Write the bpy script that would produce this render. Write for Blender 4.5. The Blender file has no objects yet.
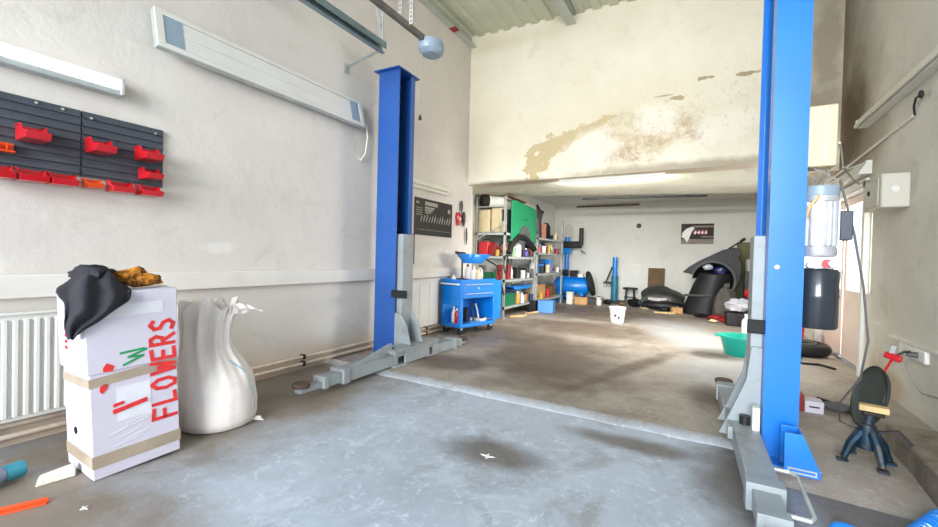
import bpy, bmesh, math, random
from mathutils import Vector, Matrix, noise
R = math.radians
sc = bpy.context.scene
COL = sc.collection
rnd = random.Random(7)

# ------------------------------------------------------------------ camera, sky, lights, exposure
cam_d = bpy.data.cameras.new('camera')
cam_d.sensor_fit = 'HORIZONTAL'; cam_d.sensor_width = 36.0
cam_d.lens = 36.0 * 415.0 / 938.0
cam_d.clip_start = 0.02; cam_d.clip_end = 200
cam = bpy.data.objects.new('camera', cam_d); COL.objects.link(cam)
YAW, PITCH, ROLL = math.atan(236.0 / 415.0), -math.atan(6.0 / 415.0), 0.02496
fw = Vector((-math.sin(YAW) * math.cos(PITCH), math.cos(YAW) * math.cos(PITCH), math.sin(PITCH)))
rt = fw.cross(Vector((0, 0, 1))).normalized(); up = rt.cross(fw)
r2 = rt * math.cos(ROLL) + up * math.sin(ROLL); u2 = up * math.cos(ROLL) - rt * math.sin(ROLL)
m = Matrix((r2, u2, -fw)).transposed().to_4x4(); m.translation = (0, 0, 1.1)
cam.matrix_world = m
sc.camera = cam

w = bpy.data.worlds.new('sky'); sc.world = w; w.use_nodes = True
bg = w.node_tree.nodes['Background']
bg.inputs[0].default_value = (0.66, 0.82, 1.0, 1); bg.inputs[1].default_value = 1.45

def area(name, loc, aim, sx, sy, power, col):
    d = bpy.data.lights.new(name, 'AREA'); d.shape = 'RECTANGLE'; d.size = sx; d.size_y = sy
    d.energy = power; d.color = col
    o = bpy.data.objects.new(name, d); COL.objects.link(o); o.location = loc
    o.rotation_euler = (Vector(aim) - Vector(loc)).to_track_quat('-Z', 'Y').to_euler()
    return o
area('daylight_gate', (0.0, -9.0, 3.2), (-0.9, 5, 1.7), 6.5, 5.0, 1450, (0.95, 0.975, 1.0))
area('daylight_side_door', (2.2, 6.4, 1.7), (-1.5, 6.0, 1.2), 1.9, 1.6, 210, (1.0, 0.97, 0.92))

sc.view_settings.view_transform = 'Standard'
sc.view_settings.look = 'None'
sc.view_settings.gamma = 1.0
sc.view_settings.exposure = 0.66
sc.view_settings.use_curve_mapping = False

# ------------------------------------------------------------------ materials
def lin(c):
    out = []
    for v in c[:3]:
        v /= 255.0
        out.append(v / 12.92 if v <= 0.04045 else ((v + 0.055) / 1.055) ** 2.4)
    return (*out, 1)
MATS = {}
def N(nt, t, **k):
    n = nt.nodes.new(t)
    for a, b in k.items(): setattr(n, a, b)
    return n
def mth(nt, op, a, b=None):
    n = N(nt, 'ShaderNodeMath', operation=op)
    for i, v in enumerate((a, b)):
        if v is None: continue
        if isinstance(v, (int, float)): n.inputs[i].default_value = v
        else: nt.links.new(v, n.inputs[i])
    return n.outputs[0]
def noi(nt, vec, scale, detail=4, rough=0.55, dist=0.0):
    n = N(nt, 'ShaderNodeTexNoise'); n.inputs['Scale'].default_value = scale
    n.inputs['Detail'].default_value = detail; n.inputs['Roughness'].default_value = rough
    n.inputs['Distortion'].default_value = dist
    nt.links.new(vec, n.inputs['Vector'])
    return n.outputs['Fac']
def rng(nt, v, a, b, c=0.0, d=1.0):
    n = N(nt, 'ShaderNodeMapRange'); n.clamp = True
    for i, x in enumerate((a, b, c, d)): n.inputs[i + 1].default_value = x
    nt.links.new(v, n.inputs[0]); return n.outputs[0]
def mix(nt, fac, a, b, blend='MIX'):
    n = N(nt, 'ShaderNodeMix', data_type='RGBA', blend_type=blend)
    if isinstance(fac, (int, float)): n.inputs[0].default_value = fac
    else: nt.links.new(fac, n.inputs[0])
    for i, v in ((6, a), (7, b)):
        if isinstance(v, tuple): n.inputs[i].default_value = v
        else: nt.links.new(v, n.inputs[i])
    return n.outputs[2]
def new(name):
    mt = bpy.data.materials.new(name); mt.use_nodes = True
    nt = mt.node_tree; b = nt.nodes['Principled BSDF']
    tc = N(nt, 'ShaderNodeTexCoord')
    return mt, nt, b, tc.outputs['Object']
def bump(nt, b, h, s=0.2, d=0.01):
    n = N(nt, 'ShaderNodeBump'); n.inputs['Strength'].default_value = s; n.inputs['Distance'].default_value = d
    nt.links.new(h, n.inputs['Height']); nt.links.new(n.outputs[0], b.inputs['Normal'])
def pm(name, col, var=0.12, scale=6.0, rough=0.5, metal=0.0, bmp=0.0, dirt=None, dirt_amt=0.5, dlo=0.52, dhi=0.68, coat=0.0, bscale=None, emit=0.0):
    if name in MATS: return MATS[name]
    mt, nt, b, co = new(name)
    base = lin(col)
    dark = tuple(v * (1 - var * 2) for v in base[:3]) + (1,)
    light = tuple(min(1, v * (1 + var * 0.7)) for v in base[:3]) + (1,)
    f = noi(nt, co, scale, 5)
    c = mix(nt, rng(nt, f, 0.3, 0.7), dark, light)
    if dirt:
        f2 = noi(nt, co, scale * 0.6, 7, 0.7, 0.6)
        c = mix(nt, rng(nt, f2, dlo, dhi, 0, dirt_amt), c, lin(dirt))
    nt.links.new(c, b.inputs['Base Color'])
    b.inputs['Roughness'].default_value = rough; b.inputs['Metallic'].default_value = metal
    b.inputs['Coat Weight'].default_value = coat
    if emit:
        nt.links.new(c, b.inputs['Emission Color']); b.inputs['Emission Strength'].default_value = emit
    if bmp: bump(nt, b, noi(nt, co, bscale or scale * 4, 6), bmp)
    MATS[name] = mt; return mt
def blobs(nt, co, lst, amt=0.9, scale=3.0, edge=0.12):
    """1 inside irregular worn patches; each (centre, radii, turn) lies in the plane of the surface"""
    cur = None
    for loc, sca, rot in lst:
        mp = N(nt, 'ShaderNodeMapping', vector_type='TEXTURE')
        mp.inputs['Location'].default_value = loc; mp.inputs['Scale'].default_value = sca; mp.inputs['Rotation'].default_value = rot
        nt.links.new(co, mp.inputs['Vector'])
        ln = N(nt, 'ShaderNodeVectorMath', operation='LENGTH'); nt.links.new(mp.outputs[0], ln.inputs[0])
        cur = ln.outputs['Value'] if cur is None else mth(nt, 'MINIMUM', cur, ln.outputs['Value'])
    f = noi(nt, co, scale, 7, 0.62)
    v = mth(nt, 'ADD', cur, mth(nt, 'MULTIPLY', mth(nt, 'SUBTRACT', f, 0.5), amt))
    return rng(nt, v, 1 - edge, 1 + edge, 1, 0)

def plaster(name, c1, c2, c3=None, bs=0.25):
    mt, nt, b, co = new(name)
    c = mix(nt, rng(nt, noi(nt, co, 1.1, 6, 0.6, 0.3), 0.32, 0.68), lin(c1), lin(c2))
    if c3: c = mix(nt, rng(nt, noi(nt, co, 3.3, 8, 0.7, 0.8), 0.56, 0.7, 0, 0.65), c, lin(c3))
    b.inputs['Roughness'].default_value = 0.85
    bump(nt, b, noi(nt, co, 9, 8, 0.65), bs, 0.02)
    return mt, nt, b, co, c

# left wall
mt, nt, b, co, c = plaster('left_plaster', (212, 204, 196), (224, 217, 208), (203, 193, 183))
sep = N(nt, 'ShaderNodeSeparateXYZ'); nt.links.new(co, sep.inputs[0])
fz = mth(nt, 'ADD', sep.outputs[2], mth(nt, 'MULTIPLY', noi(nt, co, 2.5, 5), 0.25))
c = mix(nt, rng(nt, fz, 0.2, 0.45, 0.8, 0), c, lin((196, 172, 146)))
p = blobs(nt, co, [((-3.3, 1.25, 1.43), (1, .14, .02), (0, 0, 0)), ((-3.3, 1.85, 1.13), (1, .12, .04), (0, 0, 0)), ((-3.3, .66, .98), (1, .05, .05), (0, 0, 0)), ((-3.3, 4.9, 1.12), (1, .4, .1), (0, 0, 0))], 2.6, 9, .4)
c = mix(nt, mth(nt, 'MULTIPLY', p, 0.5), c, lin((240, 236, 230)))
nt.links.new(c, b.inputs['Base Color']); LEFT = mt
# end wall with peeled and rusty patches
mt, nt, b, co, c = plaster('peeling_plaster', (230, 220, 196), (238, 230, 210), (222, 211, 184))
Y0 = 5.71
q = lambda x, z, rx, rz, t=0: ((x, Y0, z), (rx, 9, rz), (0, R(t), 0))
p = blobs(nt, co, [q(-2.2, 2.46, .14, .22), q(-2.02, 2.62, .24, .15, -50), q(-1.76, 2.78, .36, .11, -20), q(-1.42, 2.9, .28, .065, -24), q(-1.15, 3.0, .12, .03, -10)], 3.2, 6.0, 0.05)
c = mix(nt, p, c, lin((198, 176, 134)))
p2 = blobs(nt, co, [q(-1.0, 2.72, .42, .27, -15), q(-.55, 2.78, .2, .3), q(-.25, 2.8, .2, .2)], 1.5, 3.6, 0.3)
mot = noi(nt, co, 9, 9, 0.75, 0.8)
c = mix(nt, mth(nt, 'MULTIPLY', p2, rng(nt, mot, 0.42, 0.62, 0.1, 0.9)), c, lin((186, 160, 124)))
p3 = blobs(nt, co, [q(-.88, 2.52, .3, .14), q(-.3, 2.86, .14, .07), q(-.16, 2.66, .1, .06), q(-.62, 2.6, .14, .14)], 2.4, 8, 0.3)
c = mix(nt, mth(nt, 'MULTIPLY', p3, rng(nt, noi(nt, co, 15, 8, .75, .6), .44, .6, .05, .8)), c, lin((164, 124, 98)))
p4 = blobs(nt, co, [q(-.33, 3.13, .1, .025), q(-.06, 3.32, .08, .022), q(.36, 3.29, .12, .022), q(-.5, 3.18, .1, .012)], 3.5, 11, 0.1)
c = mix(nt, p4, c, lin((168, 146, 112)))
p5 = blobs(nt, co, [q(-.2, 2.27, 1.3, .07), q(-2.6, 2.25, .6, .03), q(1.15, 3.0, .35, .45), q(1.2, 3.8, .2, .9)], 1.6, 4, 0.5)
c = mix(nt, mth(nt, 'MULTIPLY', p5, 0.6), c, lin((120, 100, 76)))
p6 = blobs(nt, co, [q(-2.7, 4.35, .9, .1), q(-1.3, 2.9, 1.4, .5)], 1.6, 2.2, 0.7)
c = mix(nt, mth(nt, 'MULTIPLY', p6, 0.4), c, lin((206, 194, 160)))
pw = blobs(nt, co, [q(-1.35, 2.62, .3, .25), q(-.6, 2.9, .22, .18), q(.2, 2.7, .3, .2)], 2.0, 6, 0.3)
c = mix(nt, mth(nt, 'MULTIPLY', pw, 0.6), c, lin((244, 236, 224)))
spk = blobs(nt, co, [q(-.3, 2.85, .9, .4), q(.3, 3.0, .4, .5), q(-1.2, 2.6, .6, .3)], 1.0, 3, .4)
c = mix(nt, mth(nt, 'MULTIPLY', spk, rng(nt, noi(nt, co, 26, 6, .75), .56, .68, 0, .7)), c, lin((186, 168, 136)))
nt.links.new(c, b.inputs['Base Color']); PEEL = mt
# right wall
mt, nt, b, co, c = plaster('right_plaster', (204, 199, 186), (222, 218, 207), (186, 178, 162))
q = lambda y, z, ry, rz: ((1.36, y, z), (9, ry, rz), (0, 0, 0))
p = blobs(nt, co, [q(6.2, 2.75, .75, .8), q(5.7, 2.35, .6, .35), q(6.5, 3.6, .4, 1.4)], 1.2, 2.2, 0.6)
c = mix(nt, mth(nt, 'MULTIPLY', p, 0.75), c, lin((136, 116, 84)))
p = blobs(nt, co, [q(6.05, 2.72, .42, .4), q(6.3, 2.4, .5, .25)], 1.6, 3.5, 0.5)
c = mix(nt, mth(nt, 'MULTIPLY', p, 0.75), c, lin((92, 72, 48)))
p = blobs(nt, co, [q(4.75, .12, .3, .12), q(5.0, .1, .2, .25)], 1.3, 5, 0.4)
c = mix(nt, mth(nt, 'MULTIPLY', p, 0.7), c, lin((172, 152, 118)))
nt.links.new(c, b.inputs['Base Color']); RIGHT = mt
BACK = plaster('back_plaster', (214, 213, 205), (226, 225, 218), (206, 204, 194))
BACK[1].links.new(BACK[4], BACK[2].inputs['Base Color']); BACK = BACK[0]
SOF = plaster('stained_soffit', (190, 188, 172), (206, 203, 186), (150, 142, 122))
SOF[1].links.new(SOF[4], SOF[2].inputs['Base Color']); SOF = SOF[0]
# floors
def concrete(name, c1, c2, c3, c4, extra=None, cracks=False):
    mt, nt, b, co = new(name)
    c = mix(nt, rng(nt, noi(nt, co, .9, 6, .6, .5), .34, .66), lin(c1), lin(c2))
    c = mix(nt, rng(nt, noi(nt, co, 3.7, 9, .72, .8), .5, .7, 0, .7), c, lin(c3))
    c = mix(nt, rng(nt, noi(nt, co, 1.7, 9, .7, 1.0), .53, .66, 0, .75), c, lin(c4))
    c = mix(nt, rng(nt, noi(nt, co, 60, 4, .7), .62, .75, 0, .35), c, lin((74, 70, 66)))
    c = mix(nt, rng(nt, noi(nt, co, 14, 8, .78, 1.2), .54, .66, 0, .55), c, lin(tuple(min(255, v + 26) for v in c3)))
    c = mix(nt, rng(nt, noi(nt, co, 7, 9, .8, .6), .56, .7, 0, .5), c, lin(tuple(v - 18 for v in c4)))
    if extra:
        for lst, colr, amt, ns, k in extra:
            c = mix(nt, mth(nt, 'MULTIPLY', blobs(nt, co, lst, amt, ns, .4), k), c, lin(colr))
    nt.links.new(c, b.inputs['Base Color'])
    nt.links.new(rng(nt, noi(nt, co, 4, 6), .3, .7, .38, .75), b.inputs['Roughness'])
    bump(nt, b, noi(nt, co, 22, 9, .7), .25, .008)
    return mt
f = lambda x, y, rx, ry, t=0: ((x, y, 0), (rx, ry, 9), (0, 0, R(t)))
FLOOR_A = concrete('worn_concrete', (164, 173, 184), (182, 193, 206), (204, 213, 224), (142, 144, 147),
    [([f(-2.95, 1.9, .75, 1.8), f(-2.3, .45, 1.1, .5)], (126, 110, 90), 1.2, 2.6, .9),
     ([f(.2, 2.5, .22, .5), f(-.35, 2.66, .35, .1), f(-1.0, 2.1, .3, .15), f(.85, 2.6, .5, .6), f(1.0, 2.0, .35, .6)], (96, 86, 76), 1.2, 3, .8)])
FLOOR_B = concrete('stained_lit_concrete', (150, 139, 127), (166, 157, 147), (182, 175, 166), (128, 114, 101),
    [([f(-1.5, 4.5, .7, 1.4, 20), f(-.7, 4.2, .12, 1.2, -18), f(-1.6, 6.6, 1.2, .7), f(-1.9, 8.8, 1.5, 1.1), f(-2.2, 3.6, .5, .3)], (88, 72, 58), 1.6, 2.4, .8),
     ([f(-.2, 7.0, .5, 1.5, 20), f(.2, 4.8, .4, .8)], (178, 182, 186), 1.2, 2.4, .65),  # bluish white floor reflections painted into the colour
     ([f(.05, 3.9, .16, .35), f(-2.6, 5.4, .6, .8), f(.1, 5.6, .25, .2)], (84, 72, 62), 1.2, 3, .7)])
FLOOR_C = concrete('pale_ramp_concrete', (146, 148, 150), (168, 173, 180), (190, 196, 204), (116, 110, 102))
STEPM = concrete('rough_step_concrete', (120, 108, 94), (140, 126, 110), (154, 144, 130), (92, 80, 68))

WHITE = pm('white_enamel', (226, 224, 216), .04, 3, .45, dirt=(190, 176, 150), dirt_amt=.25)
RADW = pm('radiator_enamel', (232, 230, 222), .03, 3, .4)
LEDGE = pm('painted_ledge', (232, 226, 218), .05, 2, .6, dirt=(180, 164, 146), dirt_amt=.3, bmp=.1)
PIPEM = pm('painted_pipe', (222, 204, 184), .08, 4, .5, dirt=(140, 112, 86), dirt_amt=.5)
GALV = pm('galvanised_steel', (190, 196, 194), .12, 9, .5, .25)
TRACKM = pm('zinc_track', (140, 158, 164), .12, 9, .4, .6)
GREYP = pm('grey_lift_paint', (150, 158, 161), .07, 4, .45, dirt=(112, 98, 84), dirt_amt=.55)
BLUE = pm('lit_blue_lift_paint', (30, 122, 214), .06, 2, .32, coat=.3)  # brighter, lit copy of the post paint, for the right post
BLUE_SHADED = pm('shaded_blue_lift_paint', (34, 84, 158), .06, 2, .35, coat=.2)  # same post paint with the left post's shade put into the colour
CARTB = pm('cart_blue_paint', (10, 130, 222), .05, 3, .35, coat=.3)
BLK = pm('black_rubber', (19, 19, 19), .2, 8, .7)
BLKP = pm('black_plastic', (22, 22, 24), .12, 8, .45)
DGREY = pm('dark_grey_plastic', (74, 79, 88), .08, 6, .55, bmp=.1)
DARKM = pm('dark_machine_metal', (46, 46, 47), .2, 8, .45, .3)
RED = pm('red_plastic', (206, 22, 34), .08, 6, .3, coat=.4)
ORA = pm('orange_plastic', (240, 84, 24), .06, 6, .4)
TUBE = pm('lit_tube_cover', (250, 250, 255), .02, 4, .3, emit=.7)
TUBEW = pm('warm_glow_tube', (240, 232, 210), .02, 4, .3, emit=.2)  # cream tube given a faint added glow
TUBEO = pm('unlit_tube_cover', (226, 222, 206), .03, 4, .35)
BLUEGREY = pm('blue_grey_plastic', (146, 164, 178), .05, 4, .4)
CARD = pm('white_carton', (212, 206, 218), .03, 4, .6)
KRAFT = pm('kraft_cardboard', (206, 160, 110), .1, 5, .8)
BEIGE = pm('beige_board', (222, 204, 164), .07, 6, .8)
TAPE = pm('brown_tape', (176, 158, 138), .08, 8, .3, coat=.3)
FILM = pm('clear_tape_sheen', (232, 230, 236), .04, 14, .12, coat=.6)
MARK = pm('red_marker', (232, 52, 52), .12, 30, .6)
MARKG = pm('green_marker', (44, 156, 96), .15, 30, .6)
SACK = pm('woven_white_sack', (238, 228, 220), .05, 8, .75, bmp=.3, bscale=160)
CLOTH = pm('dark_cloth', (44, 43, 50), .15, 10, .9, bmp=.35, bscale=60)
FUR = pm('orange_lining', (206, 132, 30), .2, 45, .9, dirt=(72, 42, 18), dirt_amt=.85, dlo=.46, dhi=.56, bmp=.4)
CREAM = pm('cream_box_plastic', (204, 200, 186), .03, 3, .45)
CREAMB = pm('cream_control_box', (206, 190, 150), .03, 3, .45)
ALU = pm('cast_aluminium', (214, 216, 220), .1, 12, .35, .5)
TANK = pm('black_tank_paint', (44, 50, 58), .1, 5, .22, coat=.5)
GREEN = pm('green_panel_paint', (22, 142, 96), .08, 5, .45)
GREEND = pm('green_crate', (20, 116, 74), .1, 8, .5)
TEAL = pm('teal_plastic', (30, 176, 156), .06, 4, .35)
TEALB = pm('teal_bottle_cap', (44, 134, 150), .08, 6, .4)
NAVY = pm('navy_crate', (32, 56, 92), .1, 8, .5)
BROWN = pm('brown_board', (112, 88, 60), .12, 6, .8)
OLIVE = pm('olive_board', (112, 112, 78), .12, 6, .8)
WOOD = pm('pale_wood', (214, 184, 130), .14, 14, .7)
CARBLK = pm('black_car_paint', (15, 16, 21), .12, 5, .55)
GREYTRIM = pm('grey_trim_plastic', (92, 92, 92), .1, 8, .5)
DISHM = pm('dark_green_grey_metal', (70, 78, 74), .1, 5, .5, .2)
STANDM = pm('oily_blue_metal', (24, 54, 74), .3, 14, .5, .4, dirt=(96, 88, 74), dirt_amt=.7, dlo=.48, dhi=.6)
BRN = pm('brown_leather', (150, 104, 70), .2, 9, .6)
WHITEP = pm('white_plastic', (236, 236, 230), .03, 5, .4)
PURP = pm('purple_bottle', (92, 78, 170), .1, 8, .4)
LBLUE = pm('light_blue_carton', (84, 148, 226), .06, 6, .6)
HOSE = pm('blue_air_hose', (20, 128, 224), .08, 8, .3, coat=.4)
CHART = pm('chart_black', (44, 40, 38), .1, 8, .5)
CHARTP = pm('chart_print', (176, 170, 158), .2, 40, .6)
PINK = pm('pinkish_door_paint', (232, 212, 200), .05, 3, .5, dirt=(200, 160, 140), dirt_amt=.3)
SKYC = pm('roof_sheet', (206, 208, 186), .05, 2, .6)
BEAMM = pm('roof_beam_paint', (190, 194, 184), .06, 4, .6)
RUST = pm('rust_red', (160, 60, 40), .2, 8, .8)
GLASS = bpy.data.materials.new('window_glass'); GLASS.use_nodes = True
_nt = GLASS.node_tree; _b = _nt.nodes['Principled BSDF']
_tr = N(_nt, 'ShaderNodeBsdfTransparent'); _gl = N(_nt, 'ShaderNodeBsdfGlossy'); _gl.inputs['Roughness'].default_value = .05
_mx = N(_nt, 'ShaderNodeMixShader'); _mx.inputs[0].default_value = .07
_nt.links.new(_tr.outputs[0], _mx.inputs[1]); _nt.links.new(_gl.outputs[0], _mx.inputs[2])
_nt.links.new(_mx.outputs[0], _nt.nodes['Material Output'].inputs['Surface']); _nt.nodes.remove(_b)

# ------------------------------------------------------------------ mesh helpers
TM = {}
class MB:
    def __init__(s): s.bm = bmesh.new()
    def raw(s, vs, fs, M=None):
        v = [s.bm.verts.new((M @ Vector(p)) if M else p) for p in vs]
        for f_ in fs:
            try: s.bm.faces.new([v[i] for i in f_])
            except ValueError: pass
        return s
    def box(s, x0, x1, y0, y1, z0, z1, M=None):
        return s.raw([(x0, y0, z0), (x1, y0, z0), (x1, y1, z0), (x0, y1, z0), (x0, y0, z1), (x1, y0, z1), (x1, y1, z1), (x0, y1, z1)],
                     [(3, 2, 1, 0), (4, 5, 6, 7), (0, 1, 5, 4), (1, 2, 6, 5), (2, 3, 7, 6), (3, 0, 4, 7)], M)
    def hexa(s, bot, top):
        return s.raw(list(bot) + list(top), [(3, 2, 1, 0), (4, 5, 6, 7), (0, 1, 5, 4), (1, 2, 6, 5), (2, 3, 7, 6), (3, 0, 4, 7)])
    def prism(s, poly, axis, lo, hi, M=None):
        n = len(poly)
        def P(a, b_, t): return {'x': (t, a, b_), 'y': (a, t, b_), 'z': (a, b_, t)}[axis]
        vs = [P(a, b_, lo) for a, b_ in poly] + [P(a, b_, hi) for a, b_ in poly]
        fs = [tuple(range(n))[::-1], tuple(range(n, 2 * n))] + [(i, (i + 1) % n, n + (i + 1) % n, n + i) for i in range(n)]
        return s.raw(vs, fs, M)
    def tube(s, pts, r, n=8, closed=False):
        pts = [Vector(p) for p in pts]; k = len(pts)
        rs = r if isinstance(r, (list, tuple)) else [r] * k
        prev = None; rings = []
        for i, p in enumerate(pts):
            if closed: t = pts[(i + 1) % k] - pts[i - 1]
            else: t = pts[min(i + 1, k - 1)] - pts[max(i - 1, 0)]
            t.normalize()
            if prev is None:
                a = Vector((0, 0, 1)) if abs(t.z) < .9 else Vector((1, 0, 0))
                a = (a - t * a.dot(t)).normalized()
            else:
                a = (prev - t * prev.dot(t)).normalized()
            prev = a; b_ = t.cross(a)
            rings.append([s.bm.verts.new(p + (a * math.cos(2 * math.pi * j / n) + b_ * math.sin(2 * math.pi * j / n)) * rs[i]) for j in range(n)])
        for i in range(k if closed else k - 1):
            A, B = rings[i], rings[(i + 1) % k]
            for j in range(n): s.bm.faces.new((A[j], A[(j + 1) % n], B[(j + 1) % n], B[j]))
        if not closed:
            s.bm.faces.new(rings[0][::-1]); s.bm.faces.new(rings[-1])
        return s
    def cyl(s, p, q, r, rq=None, n=20): return s.tube([p, q], [r, r if rq is None else rq], n)
    def lathe(s, prof, c=(0, 0, 0), n=24, M=None, sx=1, sy=1, wob=None):
        rings = []
        for (r, z) in prof:
            ring = []
            for j in range(n):
                a = 2 * math.pi * j / n
                rr = r * (1 + (wob(a, z) if wob else 0))
                p = Vector((c[0] + rr * math.cos(a) * sx, c[1] + rr * math.sin(a) * sy, c[2] + z))
                ring.append(s.bm.verts.new((M @ p) if M else p))
            rings.append(ring)
        for A, B in zip(rings, rings[1:]):
            for j in range(n): s.bm.faces.new((A[j], A[(j + 1) % n], B[(j + 1) % n], B[j]))
        if prof[0][0] > 1e-4: s.bm.faces.new(rings[0][::-1])
        if prof[-1][0] > 1e-4: s.bm.faces.new(rings[-1])
        return s
    def ball(s, c, rx, ry, rz, n=16, lump=0.0, seed=0):
        k = n // 2
        prof = [(max(1e-5, math.sin(math.pi * i / k)), -math.cos(math.pi * i / k)) for i in range(k + 1)]
        rings = []
        for r, z in prof:
            ring = []
            for j in range(n):
                a = 2 * math.pi * j / n
                d = Vector((r * math.cos(a), r * math.sin(a), z))
                g = 1 + lump * noise.noise(d * 1.7 + Vector((seed * 3.1, seed, 0)))
                ring.append(s.bm.verts.new((c[0] + d.x * rx * g, c[1] + d.y * ry * g, c[2] + d.z * rz * g)))
            rings.append(ring)
        for A, B in zip(rings, rings[1:]):
            for j in range(n): s.bm.faces.new((A[j], A[(j + 1) % n], B[(j + 1) % n], B[j]))
        return s
    def build(s, name, mat, parent=None, bevel=0.0, smooth=35, sub=0, solid=0.0, local=False):
        bm = s.bm
        if bevel == 0 and not sub: bmesh.ops.remove_doubles(bm, verts=bm.verts, dist=1e-6)
        bmesh.ops.recalc_face_normals(bm, faces=bm.faces)
        if parent is not None and not local:
            bm.transform(TM[parent].inverted())
        me = bpy.data.meshes.new(name); bm.to_mesh(me); bm.free()
        me.materials.append(mat)
        if smooth:
            me.polygons.foreach_set('use_smooth', [True] * len(me.polygons))
            if not sub:
                me.set_sharp_from_angle(angle=R(smooth))
        o = bpy.data.objects.new(name, me); COL.objects.link(o)
        if parent is not None:
            o.parent = parent; TM[o] = TM[parent]
        else: TM[o] = Matrix.Identity(4)
        if solid:
            md = o.modifiers.new('s', 'SOLIDIFY'); md.thickness = solid; md.offset = 0
        if bevel:
            md = o.modifiers.new('b', 'BEVEL'); md.width = bevel; md.segments = 2; md.limit_method = 'ANGLE'; md.angle_limit = R(40)
        if sub:
            md = o.modifiers.new('u', 'SUBSURF'); md.levels = sub; md.render_levels = sub
        return o
def thing(name, label, cat, loc=(0, 0, 0), rz=0.0, group=None, M=None):
    o = bpy.data.objects.new(name, None); COL.objects.link(o); o.empty_display_size = .1
    M = M or (Matrix.Translation(loc) @ Matrix.Rotation(rz, 4, 'Z'))
    o.matrix_world = M; TM[o] = M
    o['label'] = label; o['category'] = cat
    if group: o['group'] = group
    return o
def tag(o, label, cat, group=None, base=None):
    if base is not None:                       # origin moves to the thing's base
        o.data.transform(Matrix.Translation(-Vector(base))); o.location = base
        TM[o] = Matrix.Translation(base)
    o['label'] = label; o['category'] = cat
    if group: o['group'] = group
    return o
def struct(o): o['kind'] = 'structure'; return o
def dup(o, loc, rz=0.0, label=None, scale=None, mats=None):
    c = o.copy(); COL.objects.link(c); c.location = loc; c.rotation_euler = (0, 0, rz)
    if scale: c.scale = scale
    if label: c['label'] = label
    for ch in o.children:
        d = ch.copy(); COL.objects.link(d); d.parent = c
        for g in ch.children:
            e = g.copy(); COL.objects.link(e); e.parent = d
    return c
def arc(c, r, a0, a1, n, f_):
    return [f_(c, r, a0 + (a1 - a0) * i / n) for i in range(n + 1)]

# ------------------------------------------------------------------ setting
XL, XR, YH, YB = -3.3, 1.36, 5.71, 11.4
def zc(x): return 4.55 - .037 * (x + 3.25)
struct(MB().raw([(XL - .3, -1.4, -.12), (XR + .3, -1.4, -.12), (XR + .3, 2.93, -.12), (XL - .3, 2.91, -.12), (XL - .3, -1.4, 0), (XR + .3, -1.4, 0), (XR + .3, 2.93, 0), (XL - .3, 2.91, 0)],
    [(3, 2, 1, 0), (4, 5, 6, 7), (0, 1, 5, 4), (1, 2, 6, 5), (2, 3, 7, 6), (3, 0, 4, 7)]).build('floor', FLOOR_A))
struct(MB().hexa([(.3, 2.55, -.02), (XR + .2, 2.45, -.02), (XR + .2, 3.0, -.02), (.3, 3.0, -.02)], [(.3, 2.58, .001), (XR + .2, 2.48, .001), (XR + .2, 3.002, .0302), (.3, 3.002, .0302)]).build('floor_apron', FLOOR_B))
struct(MB().box(-3.9, XR + .3, 3.0, YB + .2, -.12, .03).build('floor_rear', FLOOR_B))
# worn pale edge of the rear slab, irregular, facing the gate
mb = MB(); n_ = 80; vs = []; xa, xb = -2.75, .3
for i in range(n_ + 1):
    x = xa + (xb - xa) * i / n_
    j = .012 * noise.noise((x * 5, 0, 0))
    vs += [(x, 2.905 + j, -.05), (x, 2.91 + j, .003), (x, 2.918 + j, .012), (x, 2.965 + .6 * j, .029), (x, 3.0, .0298)]
fs = [(5 * i + k, 5 * i + 5 + k, 5 * i + 6 + k, 5 * i + 1 + k) for i in range(n_) for k in range(4)]
struct(mb.raw(vs, fs).build('trim_1', FLOOR_C))
struct(MB().box(-8, 6, -12, -1.4, -.2, -.02).build('ground', concrete('yard_paving', (150, 150, 148), (164, 164, 160), (172, 172, 168), (136, 134, 130))))
struct(MB().box(XL - .003, XL + .35, -1.4, -1.2, 0, 4.6).box(XR - .12, XR + .25, -1.4, -1.2, 0, 4.6).box(XL + .35, XR - .12, -1.4, -1.2, 3.9, 4.6).build('wall_front', BACK))
struct(MB().box(XL - .3, XL - .003, -1.2, 5.85, 0, 4.62).build('wall_left', LEFT))
struct(MB().box(-3.95, -3.72, 5.85, YB, 0, 2.7).build('wall_left_rear', BACK))
struct(MB().box(-3.95, XL, 5.84, 5.86, 0, 2.7).build('wall_left_return', BACK))
hw = MB().box(XL - .3, .78, YH, YH + .28, 2.25, 4.72)
hw.box(.6, XR + .3, 6.5, 6.78, 2.25, 4.72); hw.box(.6, .78, YH + .28, 6.5, 2.25, 4.72)
struct(hw.build('wall_header', PEEL))
# thick stained slab behind the header, its underside level with the header's edge
struct(MB().prism([(-3.72, YH + .28), (.6, YH + .28), (.6, 6.78), (XR, 6.78), (XR, 8.1), (.5, 8.0), (XL, 7.0), (-3.72, 7.0)], 'z', 2.25, 2.72).build('ceiling_lintel_slab', SOF))
struct(MB().box(-3.95, XR + .3, 6.9, YB + .2, 2.62, 2.72).build('ceiling_rear', BACK))
struct(MB().box(-3.95, XR + .3, YB, YB + .2, 0, 2.7).build('wall_back', BACK))
# right wall, with a door opening and a glazed slit imitating a sunlit reveal
rw = MB()
rw.box(XR, XR + .25, -1.2, 5.28, 0, 4.62); rw.box(XR, XR + .25, 5.28, 5.40, 0, .84); rw.box(XR, XR + .25, 5.28, 5.40, 1.67, 4.62)
rw.box(XR, XR + .25, 5.40, 7.35, 1.95, 4.62); rw.box(XR, XR + .25, 7.35, YB, 0, 4.62)
struct(rw.build('wall_right', RIGHT))
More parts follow.
